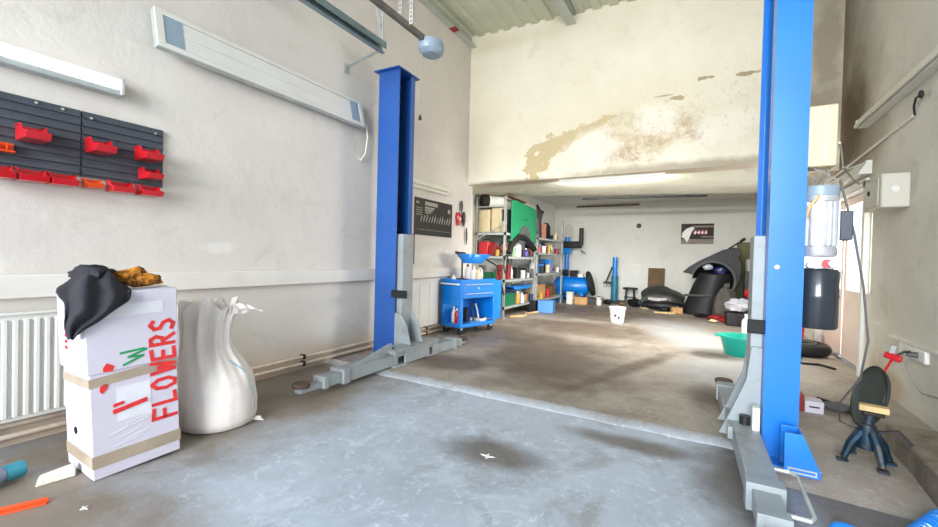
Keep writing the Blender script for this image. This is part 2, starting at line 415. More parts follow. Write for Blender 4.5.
# roof: ribbed sheet over two purlins
rf = MB(); x = XL - .3; prof = []
while x < XR + .3:
    for dx, dz in ((0, 0), (.09, 0), (.11, .035), (.19, .035), (.21, 0)): prof.append((x + dx, zc(x + dx) + dz))
    x += .22
prof2 = prof + [(prof[-1][0], zc(prof[-1][0]) + .1), (prof[0][0], zc(prof[0][0]) + .1)]
struct(rf.prism(prof2, 'y', -1.3, 6.8).build('ceiling', SKYC, smooth=0))
for k, x in enumerate((-1.7, .4)):
    z = zc(x)
    bm_ = MB().box(x - .06, x + .06, -1.2, YH, z - .012, z); bm_.box(x - .008, x + .008, -1.2, YH, z - .12, z - .012); bm_.box(x - .06, x + .06, -1.2, YH, z - .132, z - .12)
    struct(bm_.build('ceiling_beam_%d' % (k + 1), BEAMM))
ra = MB().box(XL, XL + .09, -1.0, YH, zc(XL) - .16, zc(XL) - .15); ra.box(XL, XL + .012, -1.0, YH, zc(XL) - .15, zc(XL) - .02)
o = struct(ra.build('trim_2', BEAMM))
o = struct(MB().box(XL, XL + .1, 5.05, 5.17, zc(XL) - .165, zc(XL) - .148).build('trim_3', RUST))
# wall ledge
struct(MB().box(XL, XL + .05, -1.1, YH, .815, .945).build('trim_4', LEDGE, bevel=.006))
struct(MB().box(XR - .025, XR, 2.2, 4.69, .535, .555).build('trim_5', LEDGE))
# door in the right wall
dr = MB()
for a, b_ in ((5.47, 6.37), (6.41, 7.31)):
    dr.box(XR + .05, XR + .09, a, b_, .06, .84)
    dr.box(XR + .05, XR + .09, a, a + .09, .84, 1.88); dr.box(XR + .05, XR + .09, b_ - .09, b_, .84, 1.88)
    dr.box(XR + .05, XR + .09, a + .09, b_ - .09, 1.79, 1.88); dr.box(XR + .04, XR + .05, a + .12, b_ - .12, .16, .74)
door = struct(dr.build('door_1', PINK, bevel=.004))
struct(MB().box(XR - .03, XR + .12, 5.40, 5.47, .0, 1.95).box(XR - .03, XR + .12, 7.31, 7.38, 0, 1.95).box(XR - .03, XR + .12, 5.40, 7.38, 1.88, 1.97).build('door_frame', WHITE, door, bevel=.004))
gm = MB()
for a, b_ in ((5.56, 6.28), (6.5, 7.22)): gm.box(XR + .066, XR + .072, a, b_, .84, 1.79)
struct(gm.build('door_pane', GLASS, door))
struct(MB().box(XR + .03, XR + .25, 5.40, 7.35, -.05, .05).build('door_sill', FLOOR_C, door))
struct(MB().cyl((XR + .02, 6.33, .95), (XR + .02, 6.33, 1.07), .012).build('door_handle', GALV, door))
slit_frame = struct(MB().box(XR + .02, XR + .05, 5.28, 5.30, .84, 1.67).box(XR + .02, XR + .05, 5.38, 5.40, .84, 1.67).box(XR + .02, XR + .05, 5.30, 5.38, .84, .86).box(XR + .02, XR + .05, 5.30, 5.38, 1.65, 1.67).build('reveal_slit', WHITE))  # added opening that stands in for the sunlit reveal beside the door frame
struct(MB().box(XR + .032, XR + .038, 5.3, 5.38, .86, 1.65).build('reveal_slit_pane', GLASS, slit_frame))
struct(MB().hexa([(XR, 5.35, 2.0), (XR - .1, 5.35, 2.0), (XR - .1, 6.9, 2.0), (XR, 6.9, 2.0)], [(XR, 5.35, 2.13), (XR - .04, 5.35, 2.13), (XR - .04, 6.9, 2.13), (XR, 6.9, 2.13)]).build('trim_6', WHITE))
# raised concrete step along the right wall
struct(MB().hexa([(.93, 2.0, 0), (XR, 2.0, 0), (XR, 3.5, 0), (.98, 3.5, 0)], [(.94, 2.0, .15), (XR, 2.0, .15), (XR, 3.48, .15), (.99, 3.48, .15)]).build('trim_7', STEPM, bevel=.012))

# ------------------------------------------------------------------ car lift
def make_post(label, loc, rz, W, D, blue, H=3.05):
    """two-post lift column; the open side looks along local +x; front = local -y; origin at centre of foot"""
    t = thing('car_lift_post', label, 'car lift', loc, rz, 'posts of the two-post car lift')
    L = dict(local=True)
    a, d = W / 2, D / 2; th = .012
    MB().box(-a - .08, a + .1, -d - .12, d + .12, 0, .022).build('base_plate', blue, t, bevel=.003, **L)
    c = MB().box(-a, -a + th, -d, d, .022, H); c.box(-a + th, a, -d, -d + th, .022, H); c.box(-a + th, a, d - th, d, .022, H)
    c.box(a - th, a, d - .07, d - th, .022, H)
    c.box(a - .035, a - .025, -d + th, -d + .03, .022, H)
    c.build('column', blue, t, **L)
    MB().box(-a - .04, a + .02, -d - .04, d + .06, H, H + .014).build('cap_plate', blue, t, bevel=.002, **L)
    ch = MB()
    for k in range(30):
        z = 1.38 + k * .055
        ch.box(-.02, .02, -.014 + d * .2, .014 + d * .2, z, z + .04)
    ch.build('lifting_chain', DARKM, t, bevel=.003, **L)
    MB().box(-a + th, -a + th + .02, -d + th, d - th, .05, H - .05).build('channel_shade_strip', BLK, t, **L)  # black strip painting the shade on the back plate inside the column
    MB().cyl((0, -d * .4, .1), (0, -d * .4, 2.4), .03).build('hydraulic_cylinder', DARKM, t, **L)
    return t
PL = make_post('blue steel lift post standing by the left wall with arms spread', (-2.955, 3.53, 0), R(2), .27, .28, BLUE_SHADED)
def wbox(name, mat, parent, pts, bevel=.004):   # pts: list of (x0,x1,y0,y1,z0,z1) in world space
    mb_ = MB()
    for q_ in pts: mb_.box(*q_)
    return mb_.build(name, mat, parent, bevel=bevel)
# left carriage
c = MB().box(-2.865, -2.755, 3.44, 3.62, .10, 1.33)
c.prism([(-2.82, .10), (-2.58, .10), (-2.66, .38), (-2.74, .5), (-2.82, .5)], 'y', 3.40, 3.42)
c.prism([(-2.82, .10), (-2.58, .10), (-2.66, .38), (-2.74, .5), (-2.82, .5)], 'y', 3.60, 3.62)
c.box(-2.74, -2.55, 3.1, 3.85, .12, .19)
c.build('carriage', GREYP, PL, bevel=.004)
wbox('door_guard', BLK, PL, [(-2.86, -2.66, 3.385, 3.41, .66, .74)], .006)
def arm_box(mb_, p0, p1, w0, w1, z0, z1, za=None):
    """tapering box beam from p0 to p1 (xy), widths w0,w1, heights"""
    d = (Vector(p1) - Vector(p0)).normalized(); nn = Vector((-d.y, d.x))
    A, B = Vector(p0), Vector(p1)
    zt0, zt1 = z1 if isinstance(z1, tuple) else (z1, z1)
    q0 = [A + nn * w0 / 2, A - nn * w0 / 2, B - nn * w1 / 2, B + nn * w1 / 2]
    mb_.hexa([(v.x, v.y, z0) for v in q0], [(q0[0].x, q0[0].y, zt0), (q0[1].x, q0[1].y, zt0), (q0[2].x, q0[2].y, zt1), (q0[3].x, q0[3].y, zt1)])
    return mb_
def swing_arm(parent, piv, tip, z0, gus=True, wk=1.0):
    P0, T = Vector(piv), Vector(tip); d = (T - P0); Ln = d.length; d.normalize()
    at = lambda f_: (P0 + d * Ln * f_)[:]
    a = MB(); arm_box(a, at(.0), at(.60), .16 * wk, .15 * wk, z0, z0 + .10)
    arm_box(a, at(.56), at(.62), .175 * wk, .175 * wk, z0 - .008, z0 + .112)
    if gus: arm_box(a, at(.02), at(.42), .035, .035, z0 + .1, (z0 + .2, z0 + .102))
    arm = a.build('lift_arm', GREYP, parent, bevel=.004)
    e = MB(); arm_box(e, at(.62), at(.78), .12 * wk, .12 * wk, z0 + .006, z0 + .088); arm_box(e, at(.745), at(.785), .14 * wk, .14 * wk, z0, z0 + .094)
    e.build('extension', GREYP, arm, bevel=.003)
    s_ = MB(); arm_box(s_, at(.78), at(.96), .09 * wk, .07 * wk, z0 + .012, z0 + .05); s_.build('tip_bar', GREYP, arm, bevel=.003)
    pv = MB(); q_ = P0 + d * Ln * .93
    pv.lathe([(.0, 0), (.06, 0), (.065, .012), (.065, .03), (.055, .036), (0, .036)], (q_.x, q_.y, z0 + .05), 20)
    pv.build('lift_pad', pm('dirty_rubber_pad', (88, 70, 58), .2, 12, .8), arm)
    MB().cyl((P0.x, P0.y, z0 - .02), (P0.x, P0.y, z0 + .15), .026).build('pivot_pin', DARKM, arm)
    return arm
swing_arm(PL, (-2.64, 3.16), (-2.60, 2.0), .045, wk=.92)
swing_arm(PL, (-2.62, 3.74), (-2.56, 4.45), .035, gus=False, wk=.9)
wbox('arm_bracket', GREYP, PL, [(-2.73, -2.53, 3.08, 3.26, .025, .045), (-2.73, -2.53, 3.08, 3.26, .16, .18), (-2.56, -2.54, 3.25, 3.66, .04, .19), (-2.73, -2.54, 3.64, 3.82, .025, .045), (-2.73, -2.54, 3.64, 3.82, .16, .18)], .002)
# right post: mirrored, its open side looks to the left
PRx, PRy, rz = .376, 3.066, R(5)
PR = make_post('tall blue lift post on the right with hydraulic power unit', (PRx, PRy, 0), rz + math.pi, .165, .36, BLUE)
wbox('anchor_gusset', BLUE, PR, [], 0) if False else None
for y in (2.68, 2.80):
    MB().prism([(.385, .024), (.535, .024), (.535, .06), (.46, .235), (.385, .235)], 'y', y, y + .012).build('anchor_gusset', BLUE, PR, bevel=.002)
MB().hexa([(.455, 2.692, .225), (.53, 2.692, .05), (.53, 2.80, .05), (.455, 2.80, .225)], [(.46, 2.692, .235), (.535, 2.692, .06), (.535, 2.80, .06), (.46, 2.80, .235)]).build('gusset_cover', BLUE, PR)
MB().box(.40, .52, 2.675, 2.68, .055, .062).box(.40, .52, 2.675, 2.68, .035, .042).box(.40, .407, 2.675, 2.68, .042, .055).box(.513, .52, 2.675, 2.68, .042, .055).build('gusset_edge', GALV, PR)
for x in (.42, .49): MB().cyl((x, 2.74, .023), (x, 2.74, .05), .014, n=6).build('anchor_bolt', GALV, PR)
c = MB().box(.245, .305, 2.95, 3.18, .10, 1.27)
c.prism([(.305, .08), (.10, .08), (.15, .2), (.23, .42), (.25, .62), (.305, .62)], 'y', 2.93, 2.955)
c.prism([(.305, .08), (.10, .08), (.15, .2), (.23, .42), (.25, .62), (.305, .62)], 'y', 3.17, 3.195)
c.box(.14, .29, 2.80, 3.34, .10, .17)
c.build('carriage', GREYP, PR, bevel=.004)
wbox('door_guard', BLK, PR, [(.225, .31, 2.915, 2.935, .70, .78)], .006)
swing_arm(PR, (.225, 2.88), (.26, 1.62), .075, gus=False, wk=.8)
swing_arm(PR, (.20, 3.24), (.16, 4.1), .06, gus=False, wk=.85)
wbox('arm_restraint', WHITE, PR, [(.255, .29, 2.80, 2.87, .13, .30)], .004)
MB().lathe([(0, 0), (.012, 0), (.012, .004), (0, .006)], n=16, M=Matrix.Translation((.352, 2.886, 1.09)) @ Matrix.Rotation(R(90), 4, 'X')).build('white_cap', WHITEP, PR)
h_ = [(.29, 2.36, .16), (.36, 2.36, .16), (.385, 2.33, .16), (.385, 2.0, .15), (.37, 1.97, .15), (.29, 1.97, .15)]
MB().tube(h_, .009, 8).build('guard_handle', GALV, PR)
UX, UZ = -0.028, -0.015
_bd = MB.build
def _shifted(self, *a_, **k_):
    self.bm.transform(Matrix.Translation((UX, 0, UZ))); return _bd(self, *a_, **k_)
MB.build = _shifted
# hydraulic unit on the outside of the right post
mt_ = MB().lathe([(0, 0), (.08, 0), (.085, .01), (.085, .05), (.078, .055), (.078, .3), (.086, .305), (.086, .36), (.07, .385), (0, .39)], (.575, 3.0, 1.17), 28)
motor = mt_.build('motor', ALU, PR)
fn = MB()
for k in range(18):
    a = 2 * math.pi * k / 18
    fn.box(.076, .092, -.004, .004, .06, .3, Matrix.Translation((.575, 3.0, 1.17)) @ Matrix.Rotation(a, 4, 'Z'))
fn.build('cooling_fin', ALU, motor)
MB().cyl((.575, 3.0, 1.5), (.575, 3.0, 1.56), .088).build('fan_cowl', BLUEGREY, motor, bevel=.006)
MB().box(.66, .715, 2.96, 3.06, 1.26, 1.42).build('capacitor_box', DGREY, motor, bevel=.006)
MB().box(.50, .64, 2.94, 3.06, 1.10, 1.17).cyl((.62, 2.93, 1.13), (.62, 2.88, 1.13), .02).cyl((.53, 2.94, 1.12), (.53, 2.9, 1.12), .018).build('valve_block', ALU, PR, bevel=.005)
MB().cyl((.60, 2.94, 1.13), (.60, 2.90, 1.13), .024).build('relief_valve', RED, PR)
MB().lathe([(0, 0), (.088, 0), (.095, .012), (.095, .17), (.098, .18), (.095, .19), (.095, .315), (.085, .33), (.0, .33)], (.58, 3.0, .77), 32).build('oil_tank', TANK, PR)
cb = MB().box(.47, .63, 2.92, 3.06, 1.66, 1.995).build('control_box', CREAMB, PR, bevel=.008)
MB().box(.575, .579, 2.915, 2.921, 1.67, 1.985).build('lid_seam', WHITE, cb)
cd = MB()
for dx, dz in ((.50, 0), (.55, .03), (.60, -.02), (.52, .05)):
    cd.tube([(dx, 2.98, 1.66), (dx + .01, 2.96, 1.62 + dz), (dx + .05, 2.95, 1.60 + dz * .5), (dx + .03, 2.97, 1.57), (.575, 3.0, 1.55)], .005, 6)
cd.build('wiring', pm('grey_cable', (150, 148, 142), .1, 20, .6), PR)
MB().tube([(.66, 3.0, 1.6), (.74, 3.05, 1.3), (.80, 3.1, 1.0), (.84, 3.15, .7), (.85, 3.3, .45), (.82, 3.6, .2), (.86, 3.72, .06), (.95, 3.64, .046), (1.02, 3.7, .042)], .006, 8).build('power_cable', pm('dull_grey_cable', (110, 108, 104), .1, 20, .6), PR)
MB().tube([(.50, 2.98, 1.12), (.49, 2.95, 1.3), (.52, 2.9, 1.45), (.56, 2.9, 1.5)], .008, 8).build('oil_hose', WOOD, PR)

MB.build = _bd
# ------------------------------------------------------------------ left wall fittings
def batten(name, label, y0, y1, zt, zb, depth, mat, body, xw, sgn, cat='lamp', group=None):
    t = thing(name, label, cat, (xw, (y0 + y1) / 2, zb), 0, group)
    x0, x1 = sorted((xw, xw + sgn * depth * .45))
    hb = MB().box(x0, x1, y0, y1, zb + .01, zt - .005); hb.box(min(x0, xw + sgn * depth * .8), max(x1, xw + sgn * depth * .8), y0, y1, zb, zb + (zt - zb) * .34); hb.build('housing', body, t, bevel=.006)
    x2, x3 = sorted((xw + sgn * depth * .45, xw + sgn * depth))
    d = MB().box(x2, x3, y0 + .012, y1 - .012, zb + (zt - zb) * .35, zt)
    d.build('diffuser', mat, t, bevel=.02)
    for y in (y0, y1 - .02): MB().box(min(x0, x2), max(x1, x3), y, y + .02, zb + .005, zt + .004).build('end_cap', body, t, bevel=.004)
    return t
batten('fluorescent_lamp', 'lit fluorescent lamp above the grey tool board', .05, 1.205, 2.165, 2.06, .09, TUBE, GALV, XL, 1)
batten('fluorescent_lamp', 'short unlit fluorescent lamp above the black chart', 4.05, 5.05, 2.10, 1.98, .08, TUBEO, TUBEO, XL, 1)
# infrared heater
hy0, hy1 = 1.36, 3.27
Mh = Matrix.Translation((-3.20, 0, 2.585)) @ Matrix.Rotation(R(-14), 4, 'Y')
t = thing('infrared_heater', 'long white infrared heater fixed high on the left wall', 'heater', M=Matrix.Translation((-3.2, (hy0 + hy1) / 2, 2.585)))
MB().box(-.05, -.006, hy0, hy1, -.14, .14, Mh).build('casing', GALV, t, bevel=.004)
fr = MB().box(-.01, .006, hy0, hy1, .105, .14, Mh); fr.box(-.01, .006, hy0, hy1, -.14, -.105, Mh); fr.box(-.01, .006, hy0, hy0 + .05, -.105, .105, Mh); fr.box(-.01, .006, hy1 - .05, hy1, -.105, .105, Mh)
fr.build('front_frame', WHITE, t, bevel=.003)
pn = MB()
for z0_, z1_ in ((-.1, -.006), (.006, .1)):
    for k in range(6):
        zz = z0_ + (z1_ - z0_) * k / 6; pn.box(-.008, -.001 if k % 2 else .0005, hy0 + .17, hy1 - .17, zz, zz + (z1_ - z0_) / 6, Mh)
pn.build('radiant_panel', pm('panel_white', (226, 224, 220), .03, 3, .5), t)
MB().box(-.006, .004, hy0 + .17, hy1 - .17, -.006, .006, Mh).build('divider_bar', WHITE, t)
for a, b_ in ((hy0 + .05, hy0 + .17), (hy1 - .17, hy1 - .05)):
    MB().box(-.008, .002, a, b_, -.105, .105, Mh).build('end_panel', BLUEGREY, t)
for y in (hy0 + .35, hy1 - .3):
    MB().box(-.1, -.05, y, y + .03, -.02, .155, Mh).box(-.03, -.02, y + .01, y + .02, .13, .16, Mh).build('bracket', GALV, t)
MB().tube([(-3.22, hy1 - .02, 2.55), (-3.22, hy1 + .08, 2.5), (-3.24, hy1 + .12, 2.38), (-3.25, hy1 + .1, 2.2), (-3.27, hy1 + .05, 2.12), (-3.28, hy1 + .02, 2.16)], .008, 8).build('supply_cable', pm('white_cable', (232, 228, 216), .03, 9, .5), t)
# louvred tool board and bins
t = thing('tool_board', 'dark grey louvred tool board carrying red bins on the left wall', 'tool board', (XL, 1.0, 1.53))
for a, b_ in ((-.2, 1.014), (1.02, 1.452)):
    bd = MB().box(XL, XL + .012, a, b_, 1.53, 1.925)
    for k in range(8):
        z = 1.54 + k * .0485
        bd.prism([(XL + .012, z), (XL + .024, z + .006), (XL + .024, z + .02), (XL + .012, z + .042)], 'y', a + .004, b_ - .004)
    p_ = bd.build('panel', DGREY, t)
    sr = MB()
    for y in ((.82, .93) if a < 0 else (1.06, 1.40)):
        sr.cyl((XL + .02, y, 1.905 if a < 0 else 1.89), (XL + .03, y, 1.905 if a < 0 else 1.89), .007, n=10)
    sr.build('screw', GALV, p_)
def bin_mesh(D, Wd, H, mat, name='storage_bin'):
    mb_ = MB(); t_ = .004
    side = [(0, 0), (D * .92, 0), (D, H * .45), (D * .62, H * .62), (D * .52, H), (0, H)]
    mb_.prism(side, 'y', -Wd / 2, -Wd / 2 + t_); mb_.prism(side, 'y', Wd / 2 - t_, Wd / 2)
    mb_.box(0, D * .92, -Wd / 2 + t_, Wd / 2 - t_, 0, t_); mb_.box(0, t_, -Wd / 2 + t_, Wd / 2 - t_, t_, H)
    mb_.hexa([(D * .92 - t_, -Wd / 2, 0), (D * .92, -Wd / 2, 0), (D * .92, Wd / 2, 0), (D * .92 - t_, Wd / 2, 0)], [(D - t_, -Wd / 2, H * .45), (D + .006, -Wd / 2, H * .45), (D + .006, Wd / 2, H * .45), (D - t_, Wd / 2, H * .45)])
    mb_.box(-.006, D * .5, -Wd / 2 - .005, -Wd / 2 + t_, H - .008, H); mb_.box(-.006, D * .5, Wd / 2 - t_, Wd / 2 + .005, H - .008, H)
    return mb_.build(name, mat, bevel=.0015)
X0 = XL + .026
big = bin_mesh(.17, .10, .085, RED)
tag(big, 'large red bin hanging highest at the left of the tool board', 'storage bin', 'red bins on the tool board')
big.location = (X0, .79, 1.675)
dup(big, (X0, 1.08, 1.675), 0, 'large red bin alone in the middle of the tool board')
dup(big, (X0, 1.33, 1.685), 0, 'large red bin hanging at the right edge of the board')
dup(big, (X0, 1.345, 1.565), 0, 'red bin at the right edge below a larger red bin', (.9, .85, .85))
sm = bin_mesh(.12, .115, .07, RED)
tag(sm, 'small red bin at the left end of the bottom row', 'storage bin', 'red bins on the tool board')
sm.location = (X0, .66, 1.455)
for y, l_ in ((.79, 'second red bin from the left in the bottom row'), (.915, 'red bin left of the orange bin in the bottom row'),
              (1.19, 'red bin right of the orange bin in the bottom row'), (1.345, 'red bin at the right end of the bottom row')):
    dup(sm, (X0, y, 1.455), 0, l_)
so = bin_mesh(.10, .075, .055, ORA)
tag(so, 'small orange bin between red bins in the bottom row', 'storage bin'); so.location = (X0, 1.055, 1.463)
orr = MB().box(0, .02, 0, .22, 0, .05)
for k in range(7):
    orr.box(.02, .05, k * .031 + .002, k * .031 + .006, .005, .045)
orr.box(.02, .05, 0, .22, 0, .008)
oo = orr.build('tool_holder', ORA); tag(oo, 'orange slotted tool holder on the left of the board', 'tool holder'); oo.location = (X0, .51, 1.6)

# radiators and pipes
def radiator(label, y0, y1, z0, z1, ribs=True):
    t = thing('radiator', label, 'radiator', (XL, (y0 + y1) / 2, z0), 0, 'radiators on the left wall')
    MB().box(XL + .03, XL + .095, y0, y1, z0, z1).build('body', RADW, t, bevel=.008)
    rb = MB(); n = int((y1 - y0) / (.042 if ribs else .2))
    for k in range(n):
        y = y0 + .012 + k * (y1 - y0 - .024) / n
        e_ = .03 if ribs else (y1 - y0 - .03) / n
        rb.prism([(XL + .095, y), (XL + (.112 if ribs else .104), y + .008), (XL + (.112 if ribs else .104), y + e_ - .008), (XL + .095, y + e_)], 'z', z0 + .03, z1 - .03)
    rb.build('fins', RADW, t)
    MB().box(XL + .028, XL + .115, y0 - .004, y1 + .004, z1 - .004, z1 + .01).build('top_grille', RADW, t, bevel=.003)
    MB().box(XL, XL + .03, y0 + .15, y0 + .18, z0 + .1, z1 - .1).box(XL, XL + .03, y1 - .18, y1 - .15, z0 + .1, z1 - .1).build('bracket', GALV, t)
    MB().cyl((XL + .085, y1 - .03, z0), (XL + .085, y1 - .03, .16), .01).build('riser_pipe', PIPEM, t)
radiator('white panel radiator behind the leaning white carton', -.25, 1.6, .155, .735)
radiator('white panel radiator between the blue post and tool cart', 4.12, 4.80, .17, .79, False)
for z, xo, l_ in ((.125, .03, 'upper of two painted heating pipes along the left wall'), (.062, .03, 'lower of two painted heating pipes along the left wall')):
    t = thing('heating_pipe', l_, 'pipe', (XL + xo, 2, 0), 0, 'heating pipes')
    MB().cyl((XL + xo, -1.1, z), (XL + xo, 5.6, z), .015, n=14).build('pipe_run', PIPEM, t)
    for y in (.62, 1.9, 2.62, 4.6):
        MB().box(XL, XL + xo + .02, y, y + .025, z - .02, z + .02).build('pipe_clip', DARKM, t)

# garage door hardware under the roof
t = thing('door_track', 'zinc sectional door track hung above the long heater', 'door track', (-2.7, 3.0, 3.1))
tr = MB().box(-2.73, -2.67, -1.0, 3.02, 3.10, 3.108); tr.box(-2.73, -2.722, -1.0, 3.02, 3.02, 3.10); tr.box(-2.678, -2.67, -1.0, 3.02, 3.05, 3.10); tr.box(-2.73, -2.69, -1.0, 3.02, 3.012, 3.02)
tr.build('rail', TRACKM, t)
def perf(mb_, p, q_, wd=.035):
    p, q_ = Vector(p), Vector(q_); d = (q_ - p); n = max(2, int(d.length / .035)); d.normalize()
    M_ = Matrix.Translation(p) @ d.to_track_quat('Z', 'Y').to_matrix().to_4x4(); L_ = (q_ - p).length
    mb_.box(-wd / 2, -wd / 2 + .004, -.002, .002, 0, L_, M_); mb_.box(-wd / 2, -wd * .22, -.0015, .0015, 0, L_, M_); mb_.box(wd * .22, wd / 2, -.0015, .0015, 0, L_, M_)
    for k in range(n):
        z = L_ * k / n; mb_.box(-wd * .22, wd * .22, -.0015, .0015, z, z + .012, M_)
perf_m = MB(); perf(perf_m, (-2.7, 2.98, 3.1), (-2.7, 2.98, 4.5)); perf_m.build('hanger', GALV, t)
perf_m = MB(); perf(perf_m, (-2.7, 3.0, 3.1), (-2.78, 2.6, 4.5), .02); perf_m.build('hanger', GALV, t)
perf_m = MB(); perf(perf_m, (-2.7, 2.99, 3.04), (XL, 3.12, 3.04)); perf_m.box(XL, XL + .005, 3.09, 3.15, 2.98, 3.08); perf_m.build('wall_bracket', GALV, t)
t = thing('door_opener', 'garage door opener with blue grey head and pull cord', 'door opener', (-2.2, 3.0, 2.9))
MB().box(-2.22, -2.18, -.9, 2.98, 2.985, 3.01).box(-2.22, -2.215, -.9, 2.98, 3.01, 3.03).box(-2.185, -2.18, -.9, 2.98, 3.01, 3.03).build('rail', pm('rail_brown_grey', (128, 120, 112), .12, 9, .5, .4), t)
MB().lathe([(0, 0), (.085, .006), (.12, .035), (.13, .075), (.125, .115), (.09, .13), (0, .132)], (-2.2, 3.08, 2.905), 28, sx=.85, sy=1.05).build('head', BLUEGREY, t)
hm = MB(); perf(hm, (-2.25, 2.7, 3.0), (-2.25, 2.7, 4.5)); perf(hm, (-2.15, 2.72, 3.0), (-2.15, 2.72, 4.5)); hm.build('hanger', GALV, t)
MB().tube([(-2.24, 3.0, 2.92), (-2.24, 3.0, 2.6), (-2.245, 3.0, 2.36)], .004, 6).build('pull_cord', pm('cord_grey', (150, 144, 130), .1, 9, .7), t)
MB().lathe([(0, 0), (.012, .004), (.014, .025), (.006, .05), (0, .052)], (-2.245, 3.0, 2.31), 12).build('cord_knob', BLK, t)

# black chart on the left wall and what hangs beside it
t = thing('wall_chart', 'black tool chart pinned to the wall beside the left post', 'chart', (XL, 4.78, 1.385))
MB().box(XL, XL + .006, 4.33, 5.245, 1.385, 1.875).build('sheet', CHART, t)
pr_ = MB()
def mk(y0, y1, z0, z1, mm=None): (mm or pr_).box(XL + .006, XL + .0075, y0, y1, z0, z1)
mk(4.36, 4.43, 1.80, 1.825); mk(4.56, 4.86, 1.79, 1.84); mk(4.56, 4.78, 1.745, 1.77); mk(4.56, 4.74, 1.715, 1.735); mk(4.56, 4.70, 1.685, 1.703)
for k in range(4): mk(4.36, 4.5, 1.74 - k * .03, 1.748 - k * .03)
for k in range(12):
    y = 4.46 + k * .063
    pr_.prism([(y, 1.57), (y + .01, 1.56), (y + .045, 1.63), (y + .035, 1.645 + .02 * (k % 3))], 'x', XL + .006, XL + .0075)
for k in range(14): mk(4.40 + k * .058, 4.43 + k * .058, 1.455, 1.462)
pr_.lathe([(0, 0), (.035, 0), (.035, .001), (0, .001)], n=16, M=Matrix.Translation((XL + .006, 5.16, 1.76)) @ Matrix.Rotation(R(90), 4, 'Y'))
pr_.build('print', CHARTP, t)
o = MB().box(XL, XL + .02, 4.30, 4.33, 1.0, 1.385).build('wood_strip', BROWN); tag(o, 'narrow dark strip standing below the black chart edge', 'strip', base=(XL, 4.315, 1.0))
def hang(name, label, cat, y, z, h, mat, wd=.03):
    t = thing(name, label, cat, (XL, y, z), 0)
    MB().cyl((XL, y, z + h), (XL + .05, y, z + h), .005, n=8).build('nail', GALV, t)
    MB().tube([(XL + .03, y, z + h), (XL + .032, y, z + h * .7), (XL + .03, y + .01, z + h * .35), (XL + .03, y, z)], [wd * .3, wd * .6, wd * .5, wd * .25], 8).build('body', mat, t)
hang('hanging_tool', 'small red tool hung on the wall right of the chart', 'tool', 5.39, 1.58, .2, RED, .08)
hang('hanging_tool', 'thin black tool hung highest right of the chart', 'tool', 5.47, 1.78, .18, BLKP, .04)
hang('hanging_tool', 'dark clippers hung on the wall beside the corner', 'tool', 5.55, 1.58, .22, DARKM, .05)
hang('rubber_strip', 'long dark strip hanging on the wall near the corner', 'strip', 5.64, 1.30, .26, DARKM, .03)

# ------------------------------------------------------------------ leaning carton, jacket, sack, litter in the left foreground
Mb = Matrix.Translation((-2.468, .823, .002)) @ Matrix.Rotation(-.031, 4, 'Z') @ Matrix.Rotation(.045, 4, 'X')
t = thing('carton', 'tall white carton with red FLOWERS lettering against the radiator', 'box', M=Mb)
BW, BH, BD = .366, .885, .34
bx = MB(); bx.box(-BD, 0, 0, BW, 0, BH * .58); bx.build('tray', CARD, t, bevel=.004, local=True)
MB().box(-BD - .012, .008, -.010, BW + .008, BH * .57, BH).build('lid', CARD, t, bevel=.006, local=True)
def tape(z0, z1, dx=.0, tilt=0.0):
    e_ = .0025
    mb_ = MB()
    y0, y1 = -e_ - dx, BW + e_ + dx * .8
    mb_.hexa([(-BD - dx - e_, y0, z0 - tilt * .5), (dx * .7 + e_, y0, z0), (dx * .7 + e_, y1, z0 + tilt), (-BD - dx - e_, y1, z0 + tilt)],
             [(-BD - dx - e_, y0, z1 - tilt * .5), (dx * .7 + e_, y0, z1), (dx * .7 + e_, y1, z1 + tilt), (-BD - dx - e_, y1, z1 + tilt)])
    mb_.build('tape', TAPE, t, local=True)
tape(.055, .115); tape(.44, .485, .0, .025)
MB().box(-BD * .65, -BD * .4, -.0135, .0115, BH * .7, BH + .003).build('tape', TAPE, t, local=True) if False else None
MB().box(-BD * .62, -.1, -.0135, BW + .0115, BH - .001, BH + .002).build('tape', TAPE, t, local=True)
MB().box(.0082, .0095, .03, BW - .06, BH - .12, BH - .06).build('tape', FILM, t, local=True)
MB().lathe([(0, 0), (.018, 0), (.018, .003), (0, .003)], n=18, M=Matrix.Translation((-.2, -.001, .2)) @ Matrix.Rotation(R(90), 4, 'X')).build('hand_hole', BLK, t, local=True)
# lettering: strokes of each letter in a unit box, drawn along the carton height, tops of the letters to the left
ST = {'F': [[(0, 0), (0, 1), (.8, .95)], [(0, .5), (.65, .52)]], 'L': [[(0, 1), (0, 0), (.75, .05)]],
      'O': [[(.4, 1), (.08, .8), (0, .4), (.2, .03), (.55, 0), (.8, .3), (.75, .75), (.45, 1)]],
      'W': [[(0, 1), (.2, 0), (.42, .7), (.62, 0), (.88, 1)]], 'E': [[(.75, 1), (0, .95), (0, 0), (.8, .03)], [(0, .5), (.6, .5)]],
      'R': [[(0, 0), (0, 1), (.5, 1), (.68, .78), (.5, .52), (0, .48)], [(.25, .5), (.75, 0)]],
      'S': [[(.75, .88), (.45, 1), (.1, .85), (.15, .6), (.6, .45), (.75, .2), (.45, 0), (.05, .1)]],
      'N': [[(0, 0), (0, 1), (.7, 0), (.7, 1)]], 'I': [[(.1, 0), (.1, 1)]]}
def ribbon(mb_, pts, wd, x):
    for (a, b_) in zip(pts, pts[1:]):
        A, B = Vector(a), Vector(b_); d = (B - A)
        if d.length < 1e-6: continue
        d.normalize(); n_v = Vector((-d.y, d.x)) * wd / 2; A = A - d * wd * .35; B = B + d * wd * .35
        q_ = [A + n_v, A - n_v, B - n_v, B + n_v]
        x += .00004
        mb_.hexa([(x, v.x, v.y) for v in q_], [(x + .0012, v.x, v.y) for v in q_])
